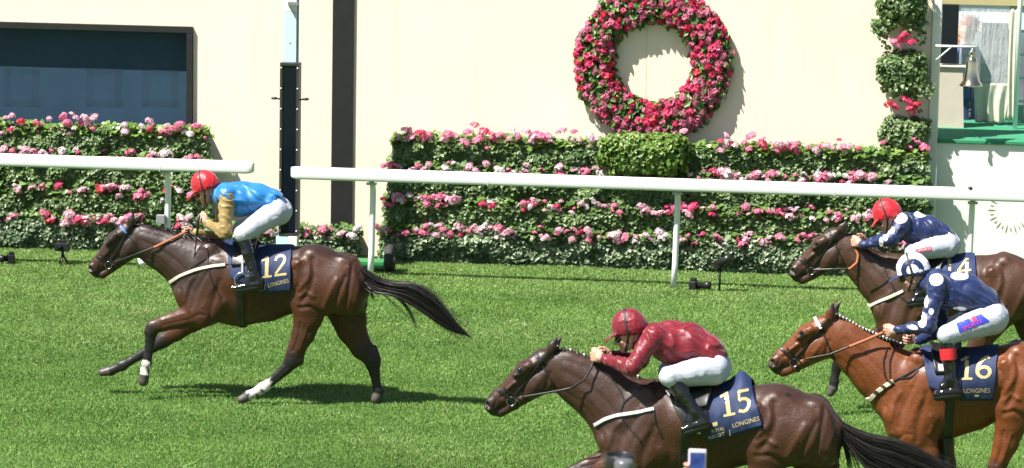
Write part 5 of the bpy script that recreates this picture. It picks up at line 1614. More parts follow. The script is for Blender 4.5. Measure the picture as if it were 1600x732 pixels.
    if 'helmet_spot' in cfg:
        c0 = np.array(U(cfg['helmet_spot'], -.10)); s2 = sh
        d2 = np.sqrt((Vh[:, 0] - c0[0]) ** 2 + (Vh[:, 2] - c0[2]) ** 2) * s2
        u_ = (Vh[:, 0] - c[0]) * ux[0] + (Vh[:, 2] - c[2]) * ux[1]; f_ = (Vh[:, 0] - c[0]) * fx[0] + (Vh[:, 2] - c[2]) * fx[1]
        spot = np.maximum(1 - d2 / 9.5, (d2 / 18.0 - 1)); c1 = np.array(U((cfg['helmet_spot'][0] + 12, cfg['helmet_spot'][1] + 3), -.1))
        spot = np.maximum(spot, 1 - np.sqrt((Vh[:, 0] - c1[0]) ** 2 + (Vh[:, 2] - c1[2]) ** 2) * s2 / 5)
        spot = np.where((u_ < -.005) | (f_ > .115), -.5, spot); hs = {'spot': spot}
    hel = link(np_mesh('helmet', Vh, Qh, True, hs or None), 'helmet', root, [cfg['cap']])
    if cfg.get('cap_strap', True):
        bvh = BVHTree.FromPolygons([tuple(v) for v in Vh], [tuple(int(i) for i in q_) for q_ in Qh])
        P, NN = [], []
        cc = Vector(HP(-.005, .0))
        tilt = cfg.get('strap_tilt', .10)
        for i in range(25):
            a = math.pi * (-.08 + 1.16 * i / 24)
            dirv = Vector((ux[0] * math.sin(a) + fx[0] * tilt * math.sin(a), math.cos(a), ux[1] * math.sin(a) + fx[1] * tilt * math.sin(a))).normalized()
            hh, nn, _, _ = bvh.ray_cast(cc + dirv * .4, -dirv, .4)
            if hh is not None: P.append(hh + nn * .001); NN.append(nn)
        if len(P) > 3:
            k = MB(); k.strap(P, NN, .018, .004); k.build('cap_band', M_strapblack, hel)
    k = MB(); bodybv = BVHTree.FromPolygons([tuple(v) for v in V], [tuple(int(i) for i in q_) for q_ in Q])
    for s in (-1, 1):
        P, NN = [], []
        for t in np.linspace(0, 1, 9):
            o = Vector(HP(-.01 + .065 * t, -.03 - .12 * t)); o.y = c[1] + s * .3
            hh, nn, _, _ = bodybv.ray_cast(o, Vector((0, -s, 0)), .4)
            if hh is not None: P.append(hh + nn * .002); NN.append(nn)
        if len(P) > 2: k.strap(P, NN, .016, .004)
    k.build('chin_strap', M_strapblack, hel)
    gg = Field(.005)
    gg.e(HP(.062, -.040), HP(.064, -.058), .034, .034, .060, .058, .01); gg.e(HP(.088, -.048), HP(.090, -.056), .020, .020, .050, .048, .01)
    Vg, Qg = gg.mesh(); go_ = link(np_mesh('goggles', Vg, Qg, True), 'goggles', root, [cfg.get('goggle', M_goggle)])
    return dict(root=root, U=U, HP=HP, arms=arms)
# ------------------------------------------------------------------ the four runners
def quad_grid(tl, tr, br, bl, n=8, m=3):
    L = lambda a, b, t: (a[0] + (b[0] - a[0]) * t, a[1] + (b[1] - a[1]) * t)
    out = []
    for i in range(n):
        for j in range(m):
            q = [L(L(tl, tr, u), L(bl, br, u), v) for u, v in ((i / n, j / m), ((i + 1) / n, j / m), ((i + 1) / n, (j + 1) / m), (i / n, (j + 1) / m))]
            out.append(q)
    return out
def word(s, a, b, h):
    """word fitted between two pixels of the picture plane"""
    d = (b[0] - a[0], b[1] - a[1]); L = math.hypot(*d); dx = (d[0] / L, d[1] / L)
    base = text_polys(s, (0, 0), 1.0, (1, 0), (0, -1))
    w = max(x for p in base for x, y in p)
    return text_polys(s, a, h, dx, (dx[1] * 1.0, -dx[0]) if False else (-0.0 + dx[1] * .6, -1.0), L / (w * h))
def mapleg(leg, M, gain=None):
    a = ascale(M)
    L = dict(leg); L['pts'] = [(amap(M, p), r * a, w) for p, r, w in leg['pts']]
    if 'extra' in leg: L['extra'] = [(amap(M, e[0]), amap(M, e[1]), e[2] * a, e[3] * a, e[4], e[5]) for e in leg['extra']]
    return L
near_hind = dict(y=-.14, ground=True, hinge=4, dark=4, pts=[((520, 452), 40, .115), ((482, 474), 27, .100), ((482, 494), 23, .075), ((474, 522), 18.5, .060), ((459, 553), 12.5, .046), ((457, 564), 12.5, .045), ((447, 577), 9.0, .034), ((421, 600), 7.2, .029), ((411, 608), 9.0, .035), ((395, 617), 7.0, .031), ((389, 620), 8.0, .045), ((377, 626), 6.5, .050)],
                 extra=[((470, 545), (469, 566), 7, 5.5, .026, .022)], white=7)
far_hind = dict(y=.14, ground=True, hinge=4, dark=3, pts=[((537, 470), 38, .110), ((545, 498), 28, .085), ((549, 515), 23, .07), ((566, 545), 17.5, .055), ((580, 562), 12.5, .046), ((583, 572), 11.5, .042), ((585, 586), 8.5, .033), ((589, 612), 6.8, .028), ((591, 619), 8.2, .034), ((590, 627), 7.0, .031), ((589, 630), 7.5, .042), ((587, 635), 7.5, .048)],
                extra=[((584, 545), (590, 562), 6, 5.5, .024, .022)])
near_fore = dict(y=-.13, dark=4, pts=[((330, 482), 24, .080), ((308, 490), 19.5, .070), ((285, 498), 16.0, .060), ((256, 506), 12.0, .047), ((239, 512), 11.0, .043), ((236, 519), 10.5, .042), ((235, 529), 8.0, .032), ((231, 558), 6.5, .028), ((229, 569), 8.4, .034), ((226, 580), 6.6, .030), ((226, 586), 7.5, .042), ((224, 596), 8.0, .049)],
                 extra=[((316, 497), (322, 502), 8, 7, .04, .04)], white=8)
far_fore = dict(y=.13, dark=3, pts=[((325, 486), 24, .080), ((300, 502), 17, .065), ((275, 520), 13, .052), ((256, 532), 11.2, .043), ((250, 536), 10.6, .042), ((240, 543), 8.0, .032), ((203, 565), 6.4, .028), ((191, 572), 8.4, .034), ((180, 577), 6.6, .030), ((173, 580), 7.5, .042), ((160, 582), 6.5, .049)])
I_ = np.array([[1., 0, 0], [0, 1., 0]])
def Y_for(px, py, s):
    return at_depth(px, py, FOCAL / s).y
REIN12 = [(177, 411, .085), (217, 396, .125), (244, 385.7, .125), (268, 374, .10), (290, 363, .05)]

# -------- number 12, the leader
Y12 = at_Z(480, 632).y; s12 = scale_at(at_Y(380, 480, Y12))
coat12 = coat_material('dark_bay_coat', (.062, .0205, .0085), (.118, .036, .0115), (.026, .0135, .0105))
h12 = horse(dict(Y=Y12, s=s12, head=I_, trunk=I_, neck=[(p, r - (1.0 if i else 0), w) for i, (p, r, w) in enumerate(NECK12)], legs=[near_hind, far_hind, near_fore, far_fore], coat=coat12, seed=1, ears=((209.5, 333.5), (220, 336)), neck_dark=.85,
    label='leading dark bay race horse with number 12 cloth, galloping ahead with white socks',
    browband=simple('blue_white_browband', (.12, .20, .62), .4), rein=REIN12, rein_cut=.56,
    breast=[(266.5, 441), (280, 432), (305, 422), (330, 416.5), (352, 414)], straps=[[(320, 372), (325, 395), (325, 418), (331, 440), (345, 466)], [(297, 420), (312, 410), (326, 402)], [(328, 420), (345, 416), (366, 409)], [(330, 404), (345, 412)]],
    cloth=((397, 394), (457, 386), (453, 456), (404, 459)), wr=.006,
    prints=[('number_digit', digit_polys('1', (406.5, 435.5), 33, (.985, -.13), (.03, -1))), ('number_digit', digit_polys('2', (428, 432.5), 33, (.985, -.13), (.03, -1)),),
            ('lettering', word('LONGINES', (419, 449.5), (451.5, 441.5), 6.2) + quad_grid((413.4, 444), (414.6, 444), (414.6, 453), (413.4, 453), 1, 3) + word('ASCOT', (404.5, 455.5), (412, 453.6), 3.2))],
    saddle=((366, 386), (402, 393), (396, 412), (362, 420)), pad=((352, 383), (404, 393), (408, 456), (362, 436)),
    iron=(374, 446), leather_top=(380, 402), iron_dir=(.25, 0, .97),
    crest=[(204, 349), (237, 354), (272, 361), (300, 368), (325, 374), (345, 380)], mane='loose',
    tail_top=[(551, 405), (568, 420), (591, 436), (617, 443), (644, 442), (672, 457), (695, 480), (712, 504), (729, 521)],
    tail_bot=[(560, 428), (574, 452), (590, 460), (606, 458), (630, 467), (663, 489), (695, 513), (714, 522), (727, 524)],
    wisps=[([(596, 448), (618, 462), (634, 478), (645, 497), (654, 523)], 60), ([(590, 452), (612, 472), (632, 490), (646, 506)], 14), ([(640, 446), (668, 448), (690, 462), (703, 470)], 14), ([(574, 440), (579, 458), (585, 472)], 50)]))
S_blue = silk_mat('royal_blue_silk', (.012, .155, .42)); S_gold = silk_mat('old_gold_silk', (.27, .185, .060)); S_red = silk_mat('red_silk', (.50, .012, .022))
j12 = rider(dict(Y=Y12, s=s12, seed=5, horse=h12, label='jockey in royal blue jacket with gold sleeves and red cap, riding the leading horse',
    head=(319, 292), face=(-.88, .44), torso=[((351, 304), 17, .165), ((375, 311), 26, .19), ((404, 309), 21, .175), ((425, 313), 16, .155)],
    arm_near=((355, 303), (351, 363), (325, 350), (312, 340), .27, .13), arm_far=((352, 303), (344, 372), (306, 364), (290, 363), .24, .06),
    hip=(433, 330), seat_r=23, thigh_r=(20, 13), leg_near=((379, 366), (397, 431), (405, 443), (373, 449)), leg_far=((377, 358), (396, 425), (404, 437), (372, 443)),
    silk=S_blue, sleeve=S_gold, cuff=S_gold, cap=S_red, peak=(.20, -.050), strap_tilt=-.15))
def whip(name, p0, p1, lat, Y0, label):
    t = MB(); a, b = at_Y(*p0, Y0 + lat), at_Y(*p1, Y0 + lat); d = b - a
    t.tube([a - d * .12, a, a + d * .25, a + d * .27, a + d * .8, b], [.013, .012, .011, .007, .006, .006], 8)
    w = t.build(name, M_leather, None, True); tag(w, label, 'whip')
    t = MB(); t.tube([a + d * .82, b + d * .02], [.014, .016], 8, ry=.4); t.build('flap', M_leather, w)
whip('riding_whip', (310, 346), (301, 427), -.15, Y12, 'thin black riding whip pointing down from the raised hand of the blue and gold jockey')

# -------- number 15, nearest the camera
s15 = 213.0; Y15 = Y_for(1110, 640, s15); s15 = scale_at(at_Y(1110, 640, Y15))
MT15 = affine([(272, 462), (491, 384), (575, 460)], [(929, 690), (1213, 606), (1318, 690)])
MH15 = affine(HEAD12, [(850.5, 540.6), (757.6, 630), (857, 611.6)])
coat15 = coat_material('brown_coat', (.055, .020, .0095), (.100, .033, .013), (.033, .017, .012))
legs15 = [mapleg(near_hind, MT15), mapleg(far_hind, MT15),
    dict(y=-.13, dark=4, pts=[((1005, 690), 30, .08), ((972, 712), 25, .07), ((945, 738), 19, .06), ((918, 772), 15, .047), ((905, 790), 14, .043), ((900, 800), 13, .042), ((893, 815), 10, .032), ((880, 852), 8.5, .028), ((876, 864), 11, .034), ((868, 878), 8.6, .03), ((865, 886), 10, .042), ((857, 897), 10, .049)]),
    dict(y=.13, dark=2, pts=[((1000, 690), 30, .08), ((958, 716), 21, .065), ((915, 735), 16.5, .052), ((882, 747), 14.5, .043), ((872, 753), 13.5, .042), ((864, 768), 10, .032), ((848, 812), 8.5, .028), ((845, 824), 10.5, .034), ((838, 838), 8.6, .03), ((835, 846), 10, .042), ((828, 858), 10, .049)])]
for L in legs15[:1]: L.pop('white', None)
h15 = horse(dict(Y=Y15, s=s15, head=MH15, trunk=MT15, neck=[((863, 578), 32, .072), ((886, 582), 33.5, .08), ((912, 598), 40, .09), ((944, 617), 48, .12), ((975, 640), 56, .16)], legs=legs15, coat=coat15, seed=2, ears=((872, 525.5), (876, 529)), neck_dark=.6,
    label='dark brown race horse with number 15 cloth, the nearest, cut by the lower edge',
    browband=M_leather, rein=[(816, 621, .085), (876, 610.5, .14), (892, 607, .15), (913, 594, .16), (924, 575, .13), (928, 561, .10)], rein_cut=1.0,
    breast=[(930.5, 664), (945, 655), (965, 649), (1000, 644), (1022, 639)], breast_w=.025, breast_mat=simple('white_web', (.62, .62, .64), .6, bump=.3, bscale=200),
    straps=[[(1003, 607), (990, 617), (975, 628), (968, 649), (978, 662), (989, 675), (1001, 689)], [(935, 574), (959, 595), (973, 619), (975, 627)], [(1022, 640), (1024, 660), (1034, 682)], [(1003, 607), (1024, 596)]],
    cloth=((1096, 622), (1174, 606), (1192, 667), (1105, 692)), flap=.09, wr=.010,
    prints=[('number_digit', digit_polys('1', (1128.5, 652.5), 37.5, (.975, -.20), (-.14, -.99), 1.0)), ('number_digit', digit_polys('5', (1153, 647), 36.5, (.975, -.18), (-.10, -.99), 1.0)),
            ('lettering', word('LONGINES', (1144.5, 669), (1187, 657), 6.8) + word('ROYAL', (1112, 677), (1132, 671.5), 5.2) + word('ASCOT', (1106, 687), (1133, 679.5), 5) + quad_grid((1139, 671), (1140.4, 671), (1141.4, 681), (1140, 681), 1, 3) + quad_grid((1113, 661), (1121, 659), (1121, 665), (1114, 667), 2, 2))],
    saddle=((1046, 606), (1112, 616), (1104, 642), (1058, 640)), pad=((1034, 602), (1108, 618), (1106, 688), (1070, 668)), pad_mat=M_leather,
    iron=(1081, 672), leather_top=(1080, 622), iron_dir=(.35, 0, .94), girth=(384, 440),
    crest=[(866, 543), (892, 549), (914, 557), (945, 567), (975, 579), (1000, 592)], mane='plait', plaits=13,
    tail_top=[(1292, 642), (1310, 657), (1328, 668), (1360, 681), (1396, 686), (1428, 699), (1458, 714), (1482, 729), (1510, 748)],
    tail_bot=[(1302, 664), (1318, 684), (1334, 706), (1350, 730), (1385, 752), (1420, 765), (1455, 770), (1480, 768), (1506, 758)],
    wisps=[([(1312, 680), (1322, 700), (1327, 722), (1332, 750)], 70), ([(1320, 690), (1335, 715), (1346, 745)], 40)], tail_n=4000, marks=[((1231, 621), 7), ((1237, 627), 7), ((1243, 633), 8), ((1235, 634), 7), ((1243, 641), 7), ((1250, 640), 7), ((1241, 648), 7), ((1249, 650), 8), ((1255, 657), 7), ((1229, 630), 6)]))
S_maroon = silk_mat('crimson_silk', (.160, .0065, .0155))
j15 = rider(dict(Y=Y15, s=s15, seed=15, horse=h15, label='jockey crouching in plain crimson silks and crimson cap on the nearest dark brown horse',
    head=(981, 515), face=(-.96, .27), torso=[((1022, 528), 21, .17), ((1046, 534), 32, .19), ((1076, 537), 30, .18), ((1107, 548), 23, .16)],
    arm_near=((1022, 526), (987, 574), (946, 562), (928, 557), .26, .12), arm_far=((1018, 522), (1000, 562), (958, 556), (938, 553), .24, .09),
    hip=(1115, 573), seat_r=28, thigh_r=(25, 16.5), leg_near=((1047, 589), (1087, 644), (1101, 659), (1068, 671)), leg_far=((1045, 580), (1085, 636), (1099, 651), (1066, 663)),
    silk=S_maroon, cap=S_maroon, boot_start=.02, strap_tilt=-.05))

# -------- number 16, bright bay at the right
s16 = 193.0; Y16 = Y_for(1480, 600, s16); s16 = scale_at(at_Y(1480, 600, Y16))
MT16 = affine([(272, 462), (457, 387), (400, 507)], [(1376, 650), (1558, 540), (1500, 685)])
MH16 = affine(HEAD12, [(1288, 488.4), (1202, 562.7), (1292.7, 561.6)])
coat16 = coat_material('bright_bay_coat', (.165, .046, .012), (.220, .062, .015), (.10, .036, .014))
legs16 = [mapleg(near_hind, MT16), mapleg(far_hind, MT16),
    dict(y=-.13, dark=4, ground=True, hinge=3, pts=[((1440, 650), 30, .08), ((1440, 680), 25, .07), ((1447, 712), 20, .06), ((1456, 750), 14, .047), ((1459, 768), 13, .043), ((1460, 776), 12, .042), ((1462, 790), 9.5, .032), ((1466, 825), 7.8, .028), ((1466, 834), 9.6, .034), ((1458, 846), 7.8, .03), ((1454, 850), 9, .042), ((1446, 857), 9, .049)]),
    dict(y=.13, dark=2, ground=True, hinge=3, pts=[((1455, 650), 30, .08), ((1468, 685), 22, .065), ((1476, 722), 17, .055), ((1484, 752), 13, .043), ((1487, 764), 12.5, .042), ((1489, 776), 9.5, .032), ((1496, 815), 7.8, .028), ((1497, 824), 9.6, .034), ((1490, 838), 7.8, .03), ((1486, 842), 9, .042), ((1478, 850), 9, .049)])]
legs16[0].pop('white', None)
def striped_fleece():
    m, nt, b = new_mat('striped_fleece'); tc = nt.nodes.new('ShaderNodeTexCoord'); w = nt.nodes.new('ShaderNodeTexWave'); w.inputs['Scale'].default_value = 7; w.inputs['Distortion'].default_value = .6; w.bands_direction = 'DIAGONAL'
    nt.links.new(tc.outputs['Object'], w.inputs['Vector']); c = mixc(nt, ramp(nt, w.outputs[1], .62, .72), (.56, .50, .36), (.03, .025, .02)); nt.links.new(c, b.inputs['Base Color']); b.inputs['Roughness'].default_value = .8
    return m
h16 = horse(dict(Y=Y16, s=s16, head=MH16, trunk=MT16, neck=[((1301, 526), 33, .072), ((1321, 534), 31.5, .08), ((1345, 555), 37, .09), ((1374, 578), 45, .12), ((1404, 602), 54, .16)], legs=legs16, coat=coat16, seed=3, ears=((1302.5, 470.5), (1313, 473)),
    label='bright bay race horse with number 16 cloth and plaited mane at the right picture edge',
    browband=M_white, rein=[(1257, 562, .085), (1297, 554, .13), (1330, 541, .14), (1355, 531, .14), (1380, 520, .12)], rein_cut=.56,
    breast=[(1360.5, 624), (1370, 613), (1382, 604), (1396, 596)], breast_mat=striped_fleece(), breast_w=.036,
    straps=[[(1396, 596), (1418, 585), (1440, 572), (1458, 560)], [(1386, 545), (1380, 565), (1383, 590), (1390, 598)], [(1397, 545), (1390, 565), (1391, 590)], [(1402, 592), (1425, 590), (1435, 578)]],
    cloth=((1494, 556), (1560, 541), (1552, 627), (1500, 626)), wr=.005,
    prints=[('number_digit', digit_polys('1', (1499, 594), 36, (1, -.02), (.03, -1), 1.0)), ('number_digit', digit_polys('6', (1521.5, 593), 36.5, (1, -.03), (.03, -1), 1.3)),
            ('lettering', word('LONGINES', (1505, 614.5), (1547, 613.5), 7) + quad_grid((1522, 617), (1530, 617), (1528, 620), (1524, 620), 2, 1))],
    saddle=((1452, 542), (1502, 552), (1494, 582), (1462, 590)), pad=((1437, 540), (1500, 554), (1503, 624), (1452, 608)),
    iron=(1480, 615), leather_top=(1480, 556), iron_dir=(.02, 0, 1), girth=(385, 440),
    crest=[(1304, 492), (1321, 500), (1343, 513), (1362, 521), (1385, 531), (1410, 540)], mane='plait', plaits=20,
    tail_top=[amap(MT16, p) for p in [(551, 405), (591, 436), (644, 442), (695, 480), (729, 521)]], tail_bot=[amap(MT16, p) for p in [(560, 428), (590, 460), (630, 467), (695, 513), (727, 524)]], tail_n=300))
S_navy = silk_mat('navy_silk_white_spots', (.008, .019, .080), (.74, .74, .77))
blue_patch = simple('blue_patch', (.03, .05, .55), .5); red_print = simple('red_print', (.62, .05, .10), .5); white_print = simple('white_print', (.8, .8, .8), .5)
j16 = rider(dict(Y=Y16, s=s16, seed=25, horse=h16, label='jockey in navy silks with white spots and ringed navy cap, on the bright bay',
    head=(1424, 424), face=(-.97, .22), torso=[((1462, 441), 20, .17), ((1483, 454), 28, .19), ((1511, 459), 28, .18), ((1537, 471), 21, .16)],
    arm_near=((1466, 442), (1450, 510), (1404, 517), (1385, 519), .28, .14), arm_far=((1462, 442), (1470, 518), (1434, 532), (1417, 530), .26, .09),
    hip=(1548, 495), seat_r=28.5, thigh_r=(25, 15.5), leg_near=((1479, 524), (1485, 592), (1496, 611), (1462, 616)), leg_far=((1479, 516), (1487, 584), (1498, 603), (1464, 608)),
    silk=S_navy, cap=S_navy, helmet_spot=(1426, 423), band=((.30, .56), simple('red_boot_top', (.55, .02, .025), .45)), boot_start=.05,
    spots=[(1463, 437, 11, 9, -.20, .13), (1499, 431, 14, 5, -.05, .2), (1447, 471, 3.5, 10, -.27, .12), (1441, 500, 7, 12, -.30, .12), (1455, 487, 4, 5, -.30, .1), (1428, 511, 8, 4, -.23, .1), (1500, 484, 11, 4.5, -.15, .12)],
    breech_prints=[('sponsor_patch', quad_grid((1494, 506), (1533, 491), (1546, 502), (1499, 520), 10, 5), blue_patch, .004),
                   ('sponsor_lettering', word('SPORTS', (1504, 518), (1534, 504.5), 5.5), red_print, .007), ('sponsor_emblem', quad_grid((1515, 499), (1523, 494), (1526, 501), (1519, 504), 3, 3), red_print, .006)]))

# -------- number 14, behind the bright bay
s14 = 168.0; Y14 = Y_for(1480, 450, s14); s14 = scale_at(at_Y(1480, 450, Y14))
MT14 = affine([(272, 462), (491, 384), (400, 507)], [(1362, 487), (1571, 394), (1480, 528)])
MH14 = affine(HEAD12, [(1305, 351), (1234, 421), (1312, 418)])
coat14 = coat_material('brown_bay_coat', (.070, .028, .013), (.110, .042, .017), (.042, .023, .015))
legs14 = [dict(y=-.14, ground=True, hinge=4, dark=4, pts=[((1590, 455), 42, .115), ((1556, 490), 29, .10), ((1545, 508), 24, .08), ((1534, 530), 18, .06), ((1516, 556), 12.5, .046), ((1512, 566), 12.5, .045), ((1500, 578), 9, .034), ((1474, 600), 7.2, .029), ((1464, 606), 9, .035), ((1450, 615), 7, .031), ((1444, 618), 8, .045), ((1434, 624), 6.5, .05)]),
    mapleg(far_hind, MT14),
    dict(y=-.13, dark=4, pts=[((1410, 500), 24, .08), ((1398, 528), 19, .068), ((1390, 552), 15, .055), ((1386, 576), 11.5, .044), ((1387, 586), 11, .043), ((1392, 595), 9, .034), ((1412, 618), 6.6, .028), ((1417, 624), 8.2, .034), ((1420, 634), 6.6, .03), ((1419, 638), 7.5, .042), ((1416, 646), 7.5, .048)]),
    dict(y=.13, dark=2, pts=[((1408, 500), 24, .08), ((1380, 524), 18, .065), ((1350, 546), 13.5, .052), ((1318, 562), 10.8, .043), ((1311, 566), 10, .042), ((1308, 574), 8.4, .033), ((1304, 591), 6.4, .028), ((1303.5, 597), 7.6, .034), ((1302, 603), 6.4, .03), ((1302, 606), 7.2, .042), ((1298, 614), 6.2, .046)])]
h14 = horse(dict(Y=Y14, s=s14, head=MH14, trunk=MT14, neck=[((1314, 389), 26, .072), ((1333, 397), 26, .08), ((1353, 416), 30, .09), ((1376, 436), 37, .115), ((1402, 452), 44, .155)], legs=legs14, coat=coat14, seed=4, ears=((1322, 345), (1326, 350)), neck_dark=.5, h=.012,
    label='brown race horse with number 14 cloth, running on the far side of the bright bay',
    browband=M_leather, rein=[(1270, 422, .085), (1300, 421, .12), (1328, 420.5, .13), (1339, 411, .12), (1341, 399, .10), (1335, 386, .08)], rein_cut=.55,
    breast=[(1361, 478), (1378, 470), (1398, 461), (1412, 455)], straps=[[(1352, 392), (1378, 410), (1386, 430), (1400, 457), (1425, 480)], [(1360, 455), (1378, 446), (1392, 434)], [(1412, 456), (1432, 450)]],
    cloth=((1466, 410), (1523, 401), (1529, 470), (1474, 474)), wr=.005, flap=.02,
    prints=[('number_digit', digit_polys('1', (1474, 437), 30, (.99, -.10), (.02, -1))), ('number_digit', digit_polys('4', (1495, 433), 27, (.99, -.10), (.02, -1), 1.3)), ('lettering', word('LONGINES', (1486, 458), (1522, 452), 6))],
    saddle=((1436, 402), (1478, 409), (1470, 428), (1440, 434)), pad=((1424, 399), (1480, 410), (1482, 466), (1440, 450)),
    iron=(1436, 470), leather_top=(1452, 415), girth=(380, 440),
    crest=[(1324, 364), (1340, 375), (1352, 384), (1375, 394), (1392, 402), (1412, 409)], mane='loose',
    tail_top=[amap(MT14, p) for p in [(551, 405), (591, 436), (644, 442), (695, 480), (729, 521)]], tail_bot=[amap(MT14, p) for p in [(560, 428), (590, 460), (630, 467), (695, 513), (727, 524)]], tail_n=300))
j14 = rider(dict(Y=Y14, s=s14, seed=35, horse=h14, label='jockey in navy silks with white spots and a plain red cap, on number 14',
    head=(1384, 336), face=(-.88, .42), torso=[((1410, 351), 16, .165), ((1427, 356), 24, .19), ((1451, 359), 21, .175), ((1470, 367), 17, .155)],
    arm_near=((1413, 346), (1393, 375), (1349, 383), (1335, 379), .25, .12), arm_far=((1411, 344), (1400, 370), (1356, 378), (1342, 374), .23, .09),
    hip=(1478, 381), seat_r=23, thigh_r=(20, 12.5), leg_near=((1427, 395), (1442, 455), (1451, 467), (1420, 472)), leg_far=((1425, 389), (1440, 449), (1449, 461), (1418, 466)),
    silk=S_navy, cap=S_red, peak=(.16, -.05), strap_tilt=-.05,
    spots=[(1407, 341, 11, 8, -.19, .14), (1439, 335, 11, 4, -.05, .2), (1384, 367, 4.5, 10, -.25, .12), (1391, 360, 7, 6, -.27, .12), (1377, 378, 3.5, 8, -.23, .1), (1446, 377, 8, 4, -.15, .12)],
    breech_prints=[('sponsor_patch', quad_grid((1431, 390), (1455, 385.5), (1456, 391.5), (1432, 396), 8, 3), red_print, .004), ('sponsor_lettering', word('SPORTS', (1433, 394.3), (1454.5, 390.5), 3.6), white_print, .007)]))

# ------------------------------------------------------------------ spectators
def booth_guest():
    Yg = Y_BOOTH + .75; c = at_Y(1506, 52, Yg); s = scale_at(c)
    t = empty('person', (c.x, Yg, zp), 'guest in blue jacket and orange feathered hat behind the clear plastic window', 'person')
    f = Field(.012); HPg = head_prims(f, (c.x, Yg, c.z), np.array([-.95, -.1]), np.array([-.1, .99]))
    f.e(HPg(-.03, -.08), (c.x + .02, Yg, c.z - .30), .05, .11, .05, .17, .04); f.e((c.x + .02, Yg, c.z - .30), (c.x, Yg, c.z - .75), .12, .13, .19, .17, .05)
    hipz = c.z - .80
    for sg in (-1, 1):
        f.c((c.x, Yg + sg * .10, hipz), (c.x - .02, Yg + sg * .11, hipz - .40), .09, .055); f.c((c.x - .02, Yg + sg * .11, hipz - .40), (c.x, Yg + sg * .11, zp + .06), .055, .04); f.c((c.x, Yg + sg * .11, zp + .05), (c.x - .16, Yg + sg * .12, zp + .03), .04, .03)
        f.c((c.x + .02, Yg + sg * .19, c.z - .27), (c.x + .06, Yg + sg * .24, c.z - .55), .05, .04); f.c((c.x + .06, Yg + sg * .24, c.z - .55), (c.x - .16, Yg + sg * .18, c.z - .62), .04, .028)
        fist(f, (c.x - .17, Yg + sg * .18, c.z - .62), np.array([-1., 0, 0]), np.array([0, 0, 1.]), np.array([0, -sg, 0.]))
    V, Q = f.mesh(); V = relax(V, Q, 1); link(np_mesh('body', V, Q, True), 'body', t, [M_skin])
    g_ = Field(.012); g_.e((c.x + .02, Yg, c.z - .26), (c.x, Yg, c.z - .85), .14, .17, .21, .20, .05)
    for sg in (-1, 1): g_.c((c.x + .02, Yg + sg * .19, c.z - .27), (c.x + .06, Yg + sg * .24, c.z - .55), .066, .055); g_.c((c.x + .06, Yg + sg * .24, c.z - .55), (c.x - .13, Yg + sg * .19, c.z - .61), .055, .042)
    V, Q = g_.mesh(); V = wrinkle(V, Q, .008, 9, 3); link(np_mesh('jacket', V, Q, True), 'jacket', t, [simple('blue_jacket', (.07, .11, .33), .6)])
    sk = Field(.012); sk.e((c.x, Yg, c.z - .80), (c.x, Yg, hipz - .45), .17, .20, .20, .22, .04); V, Q = sk.mesh(); link(np_mesh('skirt', V, Q, True), 'skirt', t, [simple('navy_skirt', (.03, .05, .16), .6)])
    hr = Field(.01); hr.e(HPg(-.05, .0), HPg(-.06, -.06), .095, .08, .085, .08); V, Q = hr.mesh(); link(np_mesh('hair', V, Q, True), 'hair', t, [simple('fair_hair', (.30, .19, .09), .5, bump=.5, bscale=60)])
    rng = np.random.RandomState(4); st_ = []
    hcx = np.array(HPg(-.10, .10)); 
    for i in range(700):
        d = rng.randn(3) * np.array([1, .6, 1]); d /= np.linalg.norm(d); k = np.linspace(0, 1, 6)[:, None]
        st_.append(hcx + k * d * rng.uniform(.06, .15) + k ** 2 * rng.randn(3) * .03)
    link(hair_mesh('feather_hat', st_, .008, 2), 'feather_hat', t, [simple('orange_feather', (.80, .16, .035), .6)])
booth_guest()
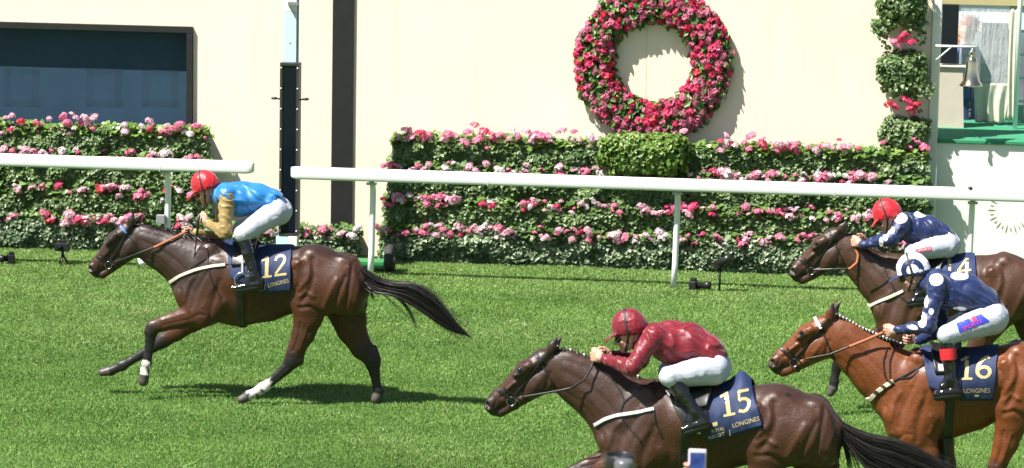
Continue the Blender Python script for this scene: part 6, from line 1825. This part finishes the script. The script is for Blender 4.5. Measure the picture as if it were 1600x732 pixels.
def foreground():
    D = 14.0
    a, b = at_depth(1076, 702, D), at_depth(1104, 702, D); w = (b - a).length; c = (a + b) / 2
    y0 = c.y
    hgt = .155; z1 = c.z
    ph = empty('mobile_phone', (c.x, y0, z1 - hgt), 'mobile phone in a pale pink case held up at the lower picture edge', 'phone')
    k = MB(); k.box(c.x - w / 2, c.x + w / 2, y0 - .006, y0 + .006, z1 - hgt, z1, .0055); k.build('case', simple('pale_pink_case', (.62, .52, .60), .4), ph, True)
    m, nt, bb = new_mat('phone_screen'); bb.inputs['Base Color'].default_value = (.01, .015, .06, 1); bb.inputs['Roughness'].default_value = .1
    n = noise_tex(nt, 14, 3); c_ = mixc(nt, ramp(nt, n, .35, .65), (.01, .03, .20), (.10, .18, .55)); nt.links.new(c_, bb.inputs['Emission Color']); bb.inputs['Emission Strength'].default_value = .3
    k = MB(); k.box(c.x - w / 2 + .007, c.x + w / 2 - .007, y0 - .0085, y0 - .0062, z1 - hgt + .010, z1 - .014); k.build('screen', m, ph)
    pr = empty('person', (c.x - .02, y0 - .1, 0), 'spectator\'s raised hand gripping the pale pink phone at the lower picture edge', 'person')
    f = Field(.005); zc = z1 - .125
    palm = np.array((c.x + .005, y0 + .034, zc - .02))
    f.e((palm[0] - .02, palm[1], palm[2] + .03), (palm[0] + .0, palm[1], palm[2] - .05), .040, .036, .016, .019, .02)
    for i, dz in enumerate((.045, .022, -.001, -.022)):
        x0 = c.x + .012; L = w / 2 + .011
        f.c((x0, y0 + .030, zc + dz - .01), (c.x - L + .004, y0 + .026, zc + dz + .004), .0105, .0095, .008)
        f.c((c.x - L + .004, y0 + .026, zc + dz + .004), (c.x - L - .002, y0 + .004, zc + dz + .008), .0095, .0085, .004)
        f.c((c.x - L - .002, y0 + .004, zc + dz + .008), (c.x - L + .012, y0 - .016, zc + dz + .008), .0085, .0075, .004)
    f.c((c.x + .01, y0 + .03, zc - .05), (c.x + w / 2 + .014, y0 + .012, zc - .005), .018, .0125, .012); f.c((c.x + w / 2 + .014, y0 + .012, zc - .005), (c.x + w / 2 + .008, y0 - .012, zc + .030), .0125, .0095, .006)
    f.c((palm[0], palm[1], palm[2] - .05), (palm[0] + .01, palm[1] - .03, palm[2] - .12), .030, .026, .02); f.c((palm[0] + .01, palm[1] - .03, palm[2] - .12), (palm[0] + .06, palm[1] - .22, palm[2] - .36), .027, .042, .02)
    V, Q = f.mesh(); V = relax(V, Q, 1); link(np_mesh('body', V, Q, True), 'body', pr, [M_skin])
    g_ = Field(.008); g_.c((palm[0] + .025, palm[1] - .09, palm[2] - .20), (palm[0] + .065, palm[1] - .25, palm[2] - .40), .046, .056); V, Q = g_.mesh(); link(np_mesh('sleeve', V, Q, True), 'sleeve', pr, [simple('dark_sleeve', (.02, .022, .03), .7)])
    # two lenses pointing over the rail at the lower edge, barrels upright in the picture
    D2 = 12.5; a, b = at_depth(945, 716, D2), at_depth(992, 716, D2); c = (a + b) / 2; r = (b - a).length / 2
    pc = empty('camera', (c.x, c.y, c.z - .25), 'out of focus black camera with a wide lens hood at the lower picture edge', 'camera')
    k = MB(); k.lathe((c.x, c.y, c.z), [(r * .80, -.26), (r * .80, -.06), (r * .98, -.05), (r, .012), (r * .94, .016), (r * .90, .010), (r * .86, -.03)], 28); k.build('lens_hood', M_blackplastic, pc, True)
    k = MB(); k.box(c.x - .075, c.x + .075, c.y - .06, c.y + .06, c.z - .40, c.z - .262, .012); k.build('body', M_blackplastic, pc)
    c2 = at_depth(975, 722, D2 - .35); k = MB(); r2 = r * .62
    k.lathe((c2.x, c2.y, c2.z), [(r2, -.24), (r2, -.005), (r2 * .86, .008)], 24); lens2 = k.build('lens_barrel', simple('grey_lens_barrel', (.10, .105, .11), .3), pc, True)
foreground()
